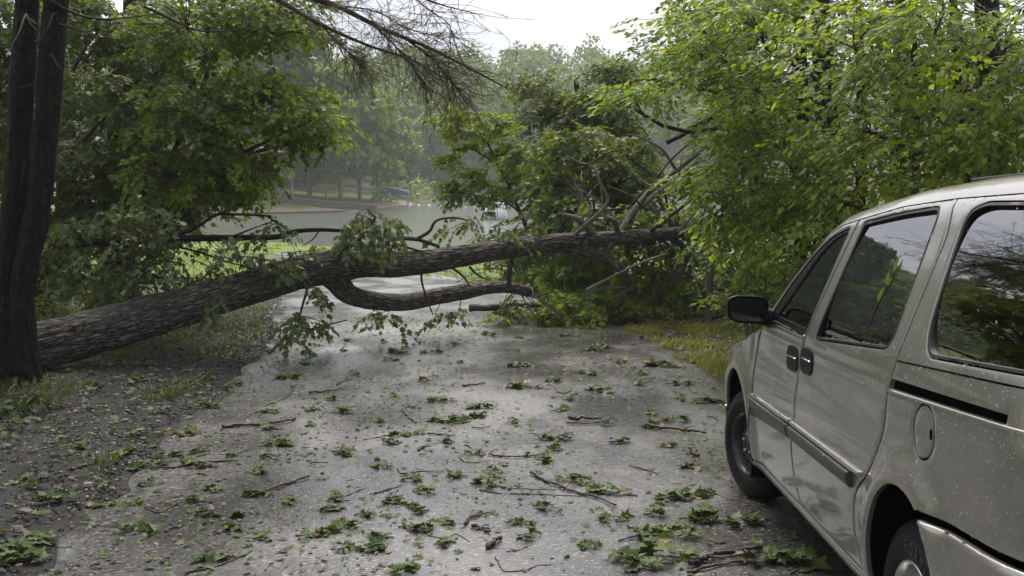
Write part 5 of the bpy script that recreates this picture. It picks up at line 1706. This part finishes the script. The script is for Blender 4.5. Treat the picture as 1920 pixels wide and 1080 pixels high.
def text_mesh(word):
    """raised sidewall letters following the tyre, one mesh each"""
    res = []
    dg = bpy.context.evaluated_depsgraph_get()
    for i, ch in enumerate(word):
        cu = bpy.data.curves.new('letter', 'FONT'); cu.body = ch; cu.size = .058; cu.extrude = .0012; cu.align_x = 'CENTER'
        o = bpy.data.objects.new('letter', cu); COL.objects.link(o); dg.update()
        me = o.evaluated_get(dg).to_mesh()
        V = np.array([v.co[:] for v in me.vertices]); Fl = [list(p.vertices) for p in me.polygons]
        o.evaluated_get(dg).to_mesh_clear(); bpy.data.objects.remove(o)
        ph = math.radians(-8 + i * 11.5); r0 = .222
        rg = np.array([0, -math.cos(ph), -math.sin(ph)]); up = np.array([0, -math.sin(ph), math.cos(ph)])
        W3 = V[:, 0:1] * rg * .9 + (r0 + V[:, 1:2]) * up + np.array([-.0105, 0, 0]) + V[:, 2:3] * np.array([-1.0, 0, 0])
        tri = []
        for f in Fl:
            for k in range(1, len(f) - 1): tri.append([f[0], f[k], f[k + 1]])
        res.append(MB().add(W3, np.array(tri)))
    return res


for right in (False, True):
    for c_, steer, rim_ in ((AXF - .02, 14, RIM_B), (AXR, 0, RIM_S)):
        w = link('wheel', None, van)
        xo = .028
        w.location = (VW - xo if right else xo, c_ - S0, .335)
        if right: w.rotation_euler = (0, 0, math.pi)
        if c_ > 5:
            # steered wheels turn about their own middle
            mid = .11
            a = math.radians(steer)
            w.rotation_euler = (0, 0, (math.pi if right else 0) + a)
            if not right: w.location = (xo + mid - mid * math.cos(a), c_ - S0 - mid * math.sin(a), .335)
        w.scale = (1, .955, .955)
        w.location.z = .32
        link('tyre', TYRE_ME, w)
        link('rim', rim_, w)
        for k in range(5):
            nt_ = link('lug_nut', NUT, w); a = k * 2 * math.pi / 5 + .3
            nt_.location = (0, .057 * math.cos(a), .057 * math.sin(a))
        if not right and c_ < 5:
            for lm_ in text_mesh('FORTUNE'): lm_.build('sidewall_letter', MAT['moulding_grey'], w, False)

# rain beads on the paint and glass
g = np.random.default_rng(12)
mb = MB()
n = 7500
s_ = g.uniform(2.55, 5.7, n); z_ = g.uniform(.45, 1.72, n)
# more of them on the upper rear quarter, as after rain
keep = g.random(n) < np.clip(.12 + .9 * sstep(4.6, 3.2, s_) * sstep(.55, 1.0, z_), 0, 1)
s_, z_ = s_[keep], z_[keep]
ok = (inside(np.array(QUART), np.column_stack([s_, z_])) | inside(np.array(DOOR2), np.column_stack([s_, z_])) | inside(np.array(DOOR1), np.column_stack([s_, z_])))
for Wn in (TRACK, FUEL): ok &= ~inside(offset(np.array(Wn), -.008), np.column_stack([s_, z_]))
for Wn in (GLS1, WIN2, WINQ): ok &= ~(inside(np.array(Wn), np.column_stack([s_, z_])) & (g.random(len(s_)) < .7))
s_, z_ = s_[ok], z_[ok]; n = len(s_)
ing = np.zeros(n, bool)
for Wn in (GLS1, WIN2, WINQ): ing |= inside(np.array(Wn), np.column_stack([s_, z_]))
x_ = side_x(s_, z_) + np.where(ing, .006, 0)
eps = .01
nx = np.column_stack([-np.ones(n), (side_x(s_ + eps, z_) - side_x(s_ - eps, z_)) / (2 * eps), (side_x(s_, z_ + eps) - side_x(s_, z_ - eps)) / (2 * eps)])
nx = nrm(nx); u = nrm(np.cross(nx, np.array([0, 0, 1.0]))); v = np.cross(nx, u)
r = g.uniform(.001, .0034, n) * np.where(g.random(n) < .08, 1.7, 1) * np.where(ing, .7, 1)
Vs = []
for rr_, hh in ((1.0, 0), (.75, .38)):
    for k in range(6):
        a = k * math.pi / 3
        Vs.append((u * math.cos(a) + v * math.sin(a)) * (r * rr_)[:, None] + nx * (r * hh)[:, None])
Vs.append(nx * (r * .52)[:, None])
V = np.stack(Vs, 1) + np.column_stack([x_, s_ - S0, z_])[:, None]
F4 = np.array([[k, (k + 1) % 6, 6 + (k + 1) % 6, 6 + k] for k in range(6)]); F3 = np.array([[12, 6 + k, 6 + (k + 1) % 6] for k in range(6)])
mb.add(V.reshape(-1, 3), [(np.arange(n)[:, None, None] * 13 + F4[None]).reshape(-1, 4), (np.arange(n)[:, None, None] * 13 + F3[None]).reshape(-1, 3)])
o = mb.build('rain_beads', MAT['water_drop'], van); tag(o, kind='stuff')
# a torn sprig stuck to the wet sliding door window
def on_van(s, z, off):
    return van_m @ np.array([float(side_x(s, z)) + off, s - S0, z, 1.0])


van_m = np.array(Matrix.Translation(root_loc) @ Euler(van.rotation_euler, 'XYZ').to_matrix().to_4x4())
pts = np.array([on_van(3.98, 1.22, .004)[:3], on_van(3.95, 1.30, .002)[:3], on_van(3.90, 1.37, .001)[:3], on_van(3.885, 1.42, .0)[:3]])
so = thing('stuck_sprig', 'small torn green sprig stuck to the sliding door window', 'leaf sprig', pts[0])
MB().tube(smooth_path(pts, 12) - pts[0], np.linspace(.0025, .0012, 12), 5).build('stem', MAT['twig'], so)
for k_, (p_, e_) in enumerate(((1, (3.93, 1.36)), (2, (3.875, 1.40)), (2, (3.93, 1.42)), (3, (3.87, 1.47)))):
    a_ = pts[p_] - pts[0]; e3 = on_van(e_[0], e_[1], -.006)[:3] - pts[0]
    V, F = leaf_mesh(a_[None], (e3 - a_)[None], np.array([[-1.0, 0, .2]]), np.array([np.linalg.norm(e3 - a_) * 1.15]), OVAL)
    MB().add(V, F).build('leaf', MAT['leaf_shrub'], so, False)
# ------------------------------------------------------------------ storm litter on the road and verge
LEAFS = []
for k in range(4):
    V, F = OAK if k < 2 else MAPLE
    g = np.random.default_rng(900 + k)
    V = V.copy(); V[:, 2] += .10 * np.sin(V[:, 1] * 3 + k) + .25 * (k % 2) * V[:, 0] ** 2 * 3 + g.normal(0, .015, len(V))
    V[:, 2] *= .8
    LEAFS.append(MB().add(V, F).mesh('leaf', MAT['leaf_litter'], False))
V, F = OAK
LEAF_BROWN = MB().add(V, F).mesh('leaf', MAT['leaf_brown'], False)


def A8(x, y): return 500 + x / 2.2857, 640 + y / 2.2857


def A7(x, y): return x / 2.455, 640 + y / 2.455


SPR = [A8(*q[:2]) + (q[2] / 2.2857,) for q in [
    (575, 50, 110), (530, 84, 60), (700, 50, 80), (800, 15, 60), (1100, 110, 110), (1360, 140, 100), (1415, 40, 70), (1680, 100, 170), (1110, 200, 160), (1430, 215, 130), (90, 160, 100), (170, 100, 50), (755, 260, 100),
    (780, 345, 150), (860, 330, 150), (910, 285, 100), (1290, 250, 40), (1250, 295, 80), (590, 400, 110), (540, 440, 70), (60, 445, 120), (330, 490, 90), (20, 490, 60), (470, 545, 60), (1240, 415, 120), (1510, 430, 80), (1755, 340, 100),
    (1640, 365, 80), (1200, 510, 90), (1300, 600, 130), (1480, 660, 170), (1470, 765, 70), (1710, 680, 120), (1840, 650, 100), (1880, 780, 110), (330, 790, 90), (210, 825, 140), (640, 800, 120), (400, 890, 150), (500, 850, 70), (600, 985, 110), (550, 695, 90),
    (185, 365, 30), (285, 250, 40), (1900, 260, 60), (1760, 180, 100), (1530, 95, 60), (950, -25, 70), (1300, -20, 70), (350, 0, 60), (1840, 545, 90)]]
SPR += [A7(*q[:2]) + (q[2] / 2.455,) for q in [
    (870, 430, 120), (960, 305, 140), (700, 570, 160), (770, 530, 100), (920, 575, 150), (270, 750, 150), (480, 760, 190), (330, 500, 110), (570, 520, 110), (640, 430, 80), (70, 960, 150), (180, 930, 160), (120, 1010, 130), (630, 870, 140), (1190, 600, 80),
    (1280, 480, 110), (1000, 1010, 140), (1230, 330, 80), (1320, 170, 90), (880, 740, 60), (650, 120, 140), (1060, 210, 90), (665, 190, 80), (450, 210, 100), (1140, 800, 80), (170, 655, 50)]]
SPR += [(1215, 1010, 95), (1265, 1050, 110), (1190, 1060, 80), (1440, 1050, 90), (1490, 1055, 80), (1318, 978, 70), (1390, 985, 45), (1125, 652, 40), (1240, 688, 60), (1330, 755, 50), (1290, 935, 60)]
gq = np.random.default_rng(5150)
tries = 0
while len(SPR) < 150 and tries < 4000:
    tries += 1
    py_ = 1040 - 425 * gq.random() ** .75
    c_ = G(500, py_); le, re = road_edges(np.array([c_[1]]))
    px_ = 960 + FPX * gq.uniform(le[0] + .05, min(re[0], 1.15 if c_[1] < 7.5 else re[0]) - .05) / c_[1]
    if not 0 < px_ < 1500: continue
    if min(math.hypot((q[0] - px_) * .7, (q[1] - py_) * 2.0) for q in SPR) < 36: continue
    SPR.append((px_, py_, gq.uniform(.05, .16) * FPX / c_[1] * gq.uniform(.4, 1.0)))
BAND = [(1000, 'nearest the viewer'), (905, 'beside the rear door'), (815, 'beside the front wheel'), (735, 'ahead of the front wheel'), (680, 'at mid road'), (0, 'nearest the trunk')]
rows = {}
for q in SPR:
    for k, (lim, _) in enumerate(BAND):
        if q[1] >= lim: rows.setdefault(k, []).append(q); break


def rank(i, n):
    if i == 0: return 'leftmost'
    if i == n - 1: return 'rightmost'
    if i < (n + 1) // 2: return ORD[i] + ' from the left'
    j = n - 1 - i
    return ORD[j] + ' from the right'


g = np.random.default_rng(77)
TW_ME = {}


def road_h(x, y):
    l, r = road_edges(np.array([y]))
    return -SLOPE * y if l[0] - .02 < x < r[0] + .02 else gz(x, y)


def make_sprig(px, py, wpx, label, group):
    c = G(px, min(py, 1085)); d = c[1]
    w = wpx / FPX * d
    base = np.array([c[0], c[1], road_h(c[0], c[1]) + .004])
    o = thing('leaf_sprig', label, 'leaf sprig', base, group)
    a = g.uniform(-.9, .9) + (math.pi if g.random() < .5 else 0)
    dr = np.array([math.cos(a), math.sin(a), 0]); sd_ = np.array([-dr[1], dr[0], 0])
    L = max(.08, min(w * 1.2, .6))
    pts = [-dr * L * .55 + [0, 0, .004], -dr * L * .2 + sd_ * g.normal(0, .03) + [0, 0, .008], dr * L * .15 + sd_ * g.normal(0, .03) + [0, 0, .010], dr * L * .4 + [0, 0, .004]]
    pth = smooth_path(pts, 10)
    pth[:, 2] -= SLOPE * pth[:, 1]
    MB().tube(pth, np.linspace(.0042, .0018, 10), 5).build('stem', MAT['stick'], o)
    heap = (py > 955 and px > 1160) or (px < 130 and py > 900)
    n = int(np.clip(5 + L * 48, 5, 26))
    for k in range(n):
        t_ = g.uniform(.15, 1.0)
        p = pth[int(t_ * 9)]
        th = a + g.choice([-1, 1]) * g.uniform(.2, 1.5) * (1.2 - t_ * .6)
        me = LEAF_BROWN if g.random() < .04 else LEAFS[g.integers(0, 4)]
        lf = link('leaf', me, o)
        flip = math.pi if g.random() < .2 else 0
        sz = np.clip(.062 + .12 * L, .055, .115) * g.uniform(.65, 1.2)
        if heap: sz *= 1.2
        lf.rotation_euler = Euler((g.normal(.06, .18) + (.15 if heap else 0), flip + g.normal(0, .28), th - math.pi / 2), 'XYZ')
        lf.scale = (sz * g.uniform(.7, 1.05), sz, sz)
        lf.location = (p[0], p[1], p[2] + .002 + abs(g.normal(0, .008)) * ((1 + L) if not heap else 3.0))
    return o


for k, qs in rows.items():
    qs.sort()
    for i, (px, py, w) in enumerate(qs):
        where = 'on gravel' if G(px, min(py, 1085))[0] < road_edges(np.array([G(px, min(py, 1085))[1]]))[0][0] else 'on asphalt'
        sz = 'large' if w > 60 else ('small' if w < 30 else 'torn')
        make_sprig(px, py, w, '%s leaf sprig %s, %s of those %s' % (sz, where, rank(i, len(qs)), BAND[k][1]), 'storm leaf sprigs on the ground')

STK = [([A7(1030, 403), A7(1100, 398), A7(1200, 392), A7(1300, 380), A7(1365, 363)], 5.5, 'thick dark stick on the asphalt near the left road edge, above the other thick one'),
       ([A7(1145, 715), A7(1240, 690), A7(1330, 660), A7(1420, 630)], 5, 'thick knobbly stick lying left of the road middle'),
       ([A7(850, 1072), A7(960, 1050), A7(1080, 1010), A7(1170, 967)], 3.0, 'thin bent twig at the bottom left of the road'),
       ([A7(985, 895), A7(1030, 875), A7(1075, 850)], 2, 'short thin twig left of the road middle near the viewer'),
       ([A7(690, 590), A7(800, 585), A7(950, 560), A7(1090, 557)], 3.5, 'straight twig running from the verge leaves onto the asphalt'),
       ([A7(370, 842), A7(460, 850), A7(560, 862)], 2, 'thin twig crossing the road edge at the lower left'),
       ([A7(665, 765), A7(730, 792), A7(790, 765), A7(855, 730)], 2.2, 'crooked twig near the left road edge'),
       ([A7(795, 232), A7(870, 195), A7(940, 150)], 3.5, 'pale stick on the gravel verge pointing at the road'),
       ([A7(760, 878), A7(830, 855), A7(895, 848)], 3.5, 'short dark stick beside the crooked twig'),
       ([A7(1410, 553), A7(1450, 560), A7(1510, 562)], 2, 'small twig beyond the knobbly stick'),
       ([A7(330, 590), A7(390, 575), A7(440, 560)], 4, 'short dark stick in the gravel of the verge'),
       ([A8(180, 225), A8(250, 220), A8(320, 208)], 3.5, 'dark straight stick in the far left part of the road'),
       ([A8(1135, 572), A8(1200, 608), A8(1290, 642), A8(1380, 668), A8(1500, 712)], 4.5, 'long dark branch pointing at the minivan front wheel'),
       ([A8(910, 640), A8(1000, 655), A8(1150, 658), A8(1350, 668)], 2, 'long thin twig joining the dark branch, its lower strand'),
       ([A8(940, 590), A8(1010, 628), A8(1120, 636), A8(1240, 640)], 1.6, 'thin twig above the lower strand, left of the dark branch'),
       ([A8(950, 490), A8(1040, 500), A8(1140, 495), A8(1200, 490)], 3, 'leafy dark twig in the middle of the road'),
       ([A8(825, 505), A8(870, 522), A8(960, 515)], 1.8, 'thin curved twig left of the leafy dark twig'),
       ([A8(1285, 355), A8(1360, 355), A8(1430, 352), A8(1480, 330), A8(1505, 345)], 2.6, 'bent twig in front of the bark strip'),
       ([A8(1295, 345), A8(1350, 340), A8(1430, 343)], 6, 'flat strip of bark right of the road middle'),
       ([A8(1640, 372), A8(1720, 382), A8(1800, 390), A8(1885, 402)], 5.0, 'thick dark stick close to the minivan front wheel'),
       ([A8(580, 293), A8(605, 325), A8(640, 355)], 2.5, 'short hooked twig left of the large leaf clump'),
       ([A8(460, 657), A8(520, 640), A8(580, 620)], 2.4, 'thin twig with bits left of the road middle'),
       ([A8(690, 835), A8(770, 850), A8(810, 830), A8(870, 862)], 2.0, 'branched twig beside the near leaf sprigs'),
       ([A8(850, 795), A8(870, 765), A8(910, 752), A8(952, 744)], 4.5, 'curved thick stick in the near middle of the road'),
       ([A8(885, 802), A8(920, 812), A8(956, 826)], 6, 'short chunk of wood below the curved thick stick'),
       ([A8(945, 893), A8(975, 872), A8(1006, 852)], 8, 'stubby piece of broken branch, nearest chunk in the road middle'),
       ([A8(980, 930), A8(1000, 965), A8(1020, 990), A8(1110, 985), A8(1160, 965), A8(1220, 962)], 2.2, 'long angled twig at the bottom middle of the picture'),
       ([A8(1580, 545), A8(1630, 556), A8(1682, 572)], 2.5, 'thin straight twig left of the minivan front wheel'),
       ([A8(1650, 795), A8(1700, 803), A8(1752, 812)], 2.5, 'thin twig below the minivan front wheel'),
       ([A8(1815, 468), A8(1835, 490), A8(1850, 505)], 6, 'small dark chunk of bark by the minivan front wheel'),
       ([A8(415, 427), A8(480, 415), A8(560, 402)], 2, 'thin twig lying left of the road middle, ahead of the knobbly stick'),
       ([A8(690, 400), A8(750, 403), A8(810, 408)], 2.6, 'straight twig below the large leaf clump'),
       ([A8(880, 372), A8(920, 375), A8(962, 366)], 2, 'small twig right below the large leaf clump'),
       ([A8(650, 472), A8(670, 460), A8(690, 448)], 2.5, 'tiny twig below the straight twig'),
       ([A8(340, 667), A8(380, 650), A8(427, 628)], 1.8, 'thin slanting twig near the knobbly stick'),
       ([A8(840, 196), A8(890, 190), A8(940, 184)], 3, 'dark stick on the far middle of the road'),
       ([A8(1030, 905), A8(1075, 900), A8(1120, 882)], 2, 'pale thin twig at the near middle right'),
       ([A8(300, 190), A8(330, 170), A8(345, 155)], 2, 'upturned twig end on the far left of the road'),
       ([A8(0, 275), A8(80, 245), A8(115, 210), A8(130, 180)], 1.6, 'thin curved twig at the far left road edge'),
       ([A8(1240, 220), A8(1280, 225), A8(1310, 208)], 1.8, 'small bent twig on the far right of the road'),
       ([A8(1140, 398), A8(1190, 402), A8(1250, 365)], 1.8, 'thin twig right of the road middle'),
       ([A8(1890, 325), A8(1920, 330), A8(1935, 345)], 2, 'small twig by the grass edge ahead of the front wheel'),
       ([(1292, 1066), (1330, 1050), (1370, 1042), (1425, 1033)], 9, 'reddish broken branch among the leaves beside the minivan sill'),
       ([(1290, 1078), (1350, 1062), (1400, 1056)], 5, 'dark stick under the reddish broken branch'),
       ([(1330, 922), (1370, 938), (1400, 942), (1436, 950)], 2.0, 'pale thin twig by the front tyre'),
       ([(1480, 1078), (1510, 1060), (1533, 1030)], 2.5, 'pale curved twig beside the minivan sill'),
       ([A8(1545, 800), A8(1575, 812), A8(1600, 818)], 4, 'dark stick end beside the near leaf heap'),
       ([A8(1270, 645), A8(1310, 600), A8(1330, 580)], 1.6, 'thin twig rising behind the long dark branch'),
       ([A8(560, 550), A8(580, 570), A8(660, 560), A8(760, 562)], 2.0, 'thin forked twig in the middle left of the road'),
       ([(338, 735), (365, 722), (392, 700)], 2.4, 'thin pale twig on the gravel below the trunk')]
for pts, w, lab in STK:
    q3 = []
    for px, py in pts:
        q = G(px, min(py, 1110)); q[2] = road_h(q[0], q[1]); q3.append(q)
    q = smooth_path(q3, 22)
    r = w / 2 / FPX * q[0][1] * 1.25
    q[:, 2] += r * 1.05 + np.abs(np.sin(np.linspace(0, 7, 22) + g.uniform(0, 6))) * r * .8
    c = q[11].copy()
    q[:, :2] += g.normal(0, r * .5, (22, 2))
    o = thing('broken_stick' if w > 3.2 else 'broken_twig', lab, 'stick' if w > 3.2 else 'twig', (c[0], c[1], road_h(c[0], c[1])), 'storm sticks on the ground')
    c = np.array(o.location)
    rad = np.linspace(r, r * .62, 22)
    mt = MAT['bark_pale'] if 'pale' in lab else MAT['stick']
    MB().tube(q - c, rad, 9, True, lambda tc: .35 * np.linalg.norm(tc[..., 1:], axis=-1) * (vnoise(tc * np.array([30, 160, 160])) - .5) * 2).build('stem', mt, o)
    nb = 1 if w > 3.2 else 2
    for j in range(nb):
        i0 = g.integers(5, 18)
        dv = nrm(np.append(g.normal(0, 1, 2), .12)); ln = g.uniform(.25, .5) * np.linalg.norm(q[-1] - q[0]) * .5
        e = q[i0] + dv * min(ln, .12)
        MB().tube(smooth_path([q[i0] - c, (q[i0] + e) / 2 - c + g.normal(0, .004, 3), e - c], 6), [rad[i0] * .5, rad[i0] * .45, rad[i0] * .4, rad[i0] * .35, rad[i0] * .3, rad[i0] * .2], 5).build('side_twig', mt, o)

# fine litter nobody could count
n = 9500
y = 4.2 + 14 * g.random(n) ** 1.3
l, r = road_edges(y)
x = l + (r - l) * g.random(n)
ed = np.arange(n) < 800
x = np.where(ed, l + np.abs(g.normal(0, .22, n)) + .02, x)
cl = np.where(ed, 1.0, vnoise(np.stack([x * 1.2, y * .8, 0 * x], -1)))
ok = g.random(n) < np.clip((cl - .25) * 2.2, .12, 1)
x, y = x[ok], y[ok]; n = len(x)
pos = np.stack([x, y, -SLOPE * y + .008 + .006 * g.random(n)], -1)
mb = MB()
ax = g.normal(0, 1, (n, 3)) * np.array([1, 1, .08]); nr_ = g.normal(0, .28, (n, 3)) + np.array([0, 0, 1.0])
nr_[g.random(n) < .15] *= -1
h = n // 2
q4 = h // 2
mb.add(*leaf_mesh(pos[:q4], ax[:q4], nr_[:q4], g.uniform(.012, .04, q4), OVAL), mat=2)
mb.add(*leaf_mesh(pos[q4:h], ax[q4:h], nr_[q4:h], g.uniform(.012, .045, h - q4), OVAL), mat=1)
mb.add(*leaf_mesh(pos[h:], ax[h:], nr_[h:], g.uniform(.018, .07, n - h), OAK))
o = mb.build('leaf_scraps', [MAT['leaf_litter'], MAT['leaf_brown'], MAT['stick']], None, False); tag(o, 'torn leaf scraps scattered over the wet road', 'leaf litter', kind='stuff')
n = 1700
y = 4.2 + 15 * g.random(n) ** 1.3
l, r = road_edges(y); x = l + (r - l) * g.random(n)
A = np.stack([x, y, -SLOPE * y + .006], -1); dv = g.normal(0, 1, (n, 3)) * np.array([1, .6, .03]); B = A + nrm(dv) * g.uniform(.01, .07, (n, 1)) * g.random((n, 1)) ** .7; B[:, 2] = -SLOPE * B[:, 1] + .007
mb = MB(); mb.add(*thin_tubes(A, B, g.uniform(.0012, .004, n), .0012))
o = mb.build('twig_scraps', MAT['stick'], None, False); tag(o, 'small twig scraps scattered over the wet road', 'twig litter', kind='stuff')

# gravel and wood chips of the left verge
plain('stone', (.020, .0185, .017), .5, var=.55, scale=60)
n = 12500
y = 3.6 + 14 * g.random(n) ** 1.2; l, r = road_edges(y)
x = l + .05 - np.abs(g.normal(0, 1.25, n))
ok = x > -7.5; x, y = x[ok], y[ok]; n = len(x)
sz = g.uniform(.005, .017, n)
z = ground_z(x, y) + sz * .15
ang = g.uniform(0, 6.28, n); el = g.uniform(.7, 2.2, n)
u = np.stack([np.cos(ang), np.sin(ang), g.normal(0, .15, n)], -1); v = np.stack([-np.sin(ang), np.cos(ang), g.normal(0, .15, n)], -1)
wv = np.cross(u, v)
c = np.stack([x, y, z], -1); s1 = sz[:, None]
V = np.stack([c + u * s1 * el[:, None], c + v * s1, c - u * s1 * el[:, None] * .9, c - v * s1 * .9, c + wv * s1 * .8, c - wv * s1 * .5], 1) + g.normal(0, 1, (n, 6, 3)) * s1[:, None] * .18
F = np.array([[0, 1, 4], [1, 2, 4], [2, 3, 4], [3, 0, 4], [1, 0, 5], [2, 1, 5], [3, 2, 5], [0, 3, 5]])
gv = MB().add(V.reshape(-1, 3), (np.arange(n)[:, None, None] * 6 + F[None]).reshape(-1, 3))
o = gv.build('gravel', MAT['stone'], None, False); tag(o, 'dark gravel and wood chips along the left road edge', 'gravel', kind='stuff')

# dead leaves and scraps on the verges
n = 4600
y = 4 + 17 * g.random(n); l, r = road_edges(y)
left = g.random(n) < .5
x = np.where(left, l - np.abs(g.normal(0, 1.7, n)), r + np.abs(g.normal(0, 1.6, n)))
z = ground_z(x, y) + .02 + .015 * g.random(n)
ax = g.normal(0, 1, (n, 3)) * np.array([1, 1, .2]); nr_ = g.normal(0, .4, (n, 3)) + np.array([0, 0, 1.0])
nr_[g.random(n) < .2] *= -1
mb = MB(); k = int(n * .72)
mb.add(*leaf_mesh(np.stack([x, y, z], -1)[:k], ax[:k], nr_[:k], g.uniform(.035, .10, k), OAK))
o = mb.build('verge_leaves', MAT['leaf_litter'], None, False); tag(o, 'torn green leaves littering both verges', 'leaf litter', kind='stuff')
mb = MB(); mb.add(*leaf_mesh(np.stack([x, y, z], -1)[k:], ax[k:], nr_[k:], g.uniform(.03, .08, n - k), OVAL))
o = mb.build('dead_leaves', MAT['leaf_brown'], None, False); tag(o, 'brown dead leaves on both verges', 'leaf litter', kind='stuff')


# grass
def grass(name, label, x, y, h, w, mat, lean=.5):
    n = len(x)
    p = np.stack([x, y, ground_z(x, y) - .005], -1)
    a = g.uniform(0, 6.28, n)
    d = np.stack([np.cos(a), np.sin(a), 0 * a], -1); s = np.stack([-np.sin(a), np.cos(a), 0 * a], -1)
    hh = h * g.uniform(.5, 1.2, n)[:, None]; ww = w * g.uniform(.7, 1.2, n)[:, None]; le = lean * g.uniform(.2, 1.4, n)[:, None] * hh
    up = np.array([0, 0, 1.0])
    V = np.stack([p - s * ww, p + s * ww, p + d * le * .35 + up * hh * .6 + s * ww * .7, p + d * le * .35 + up * hh * .6 - s * ww * .7, p + d * le + up * hh * .95], 1)
    F4 = np.array([[0, 1, 2, 3]]); F3 = np.array([[3, 2, 4]])
    b = np.arange(n)[:, None, None] * 5
    o = MB().add(V.reshape(-1, 3), [(b + F4[None]).reshape(-1, 4), (b + F3[None]).reshape(-1, 3)]).build(name, MAT[mat], None, False)
    return tag(o, label, 'grass', kind='stuff')


n = 26000
y = 6 + 15 * g.random(n); l, r = road_edges(y); x = r - .05 + 3.2 * g.random(n) ** 1.4
k = vnoise(np.stack([x * 2.2, y * 2.2, 0 * x], -1)) > .34
grass('verge_grass', 'yellow green grass along the right road edge', x[k], y[k], .11, .006, 'grass', .9)
n = 26000
y = 6 + 13 * g.random(n); l, r = road_edges(y); x = l - .25 - 4.5 * g.random(n)
k = (vnoise(np.stack([x * 1.6, y * 1.6, 0 * x + 4], -1)) > np.interp(l - x, [0, 1.0, 2.0, 3], [.8, .74, .62, .5])) | (y > 12.2) * (g.random(n) < .5)
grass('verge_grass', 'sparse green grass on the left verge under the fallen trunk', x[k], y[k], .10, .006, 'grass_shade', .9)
n = 17000
y = 19 + 34 * g.random(n); x = -26 + 34 * g.random(n)
l, r = road_edges(y); k = ((x < l - .1) | (x > r + .1)) & (lake_dist(x, y) > .3)
grass('lakeside_grass', 'bright mown grass sloping to the lake', x[k], y[k], .12, .02, 'lawn', .6)
n = 9000
y = 56 + 40 * g.random(n); x = -60 + 50 * g.random(n)
k = lake_dist(x, y) > .3
grass('lakeside_grass', 'bright mown grass on the far left lake bank', x[k], y[k], .16, .05, 'lawn', .6)

# ------------------------------------------------------------------ mist: one even body of air round everything
m = bpy.data.materials.new('haze'); m.use_nodes = True
t = m.node_tree; t.nodes.clear()
mo = t.nodes.new('ShaderNodeOutputMaterial'); pv = t.nodes.new('ShaderNodeVolumePrincipled')
pv.inputs['Color'].default_value = (.84, .89, .87, 1)
pv.inputs['Density'].default_value = .00075
pv.inputs['Anisotropy'].default_value = .0
t.links.new(pv.outputs[0], mo.inputs['Volume'])
hz = MB().box((0, 290, 24), (1000, 660, 58)).build('haze', m, None, False)
tag(hz, 'pale morning mist over the lake and woods', 'mist', kind='stuff')
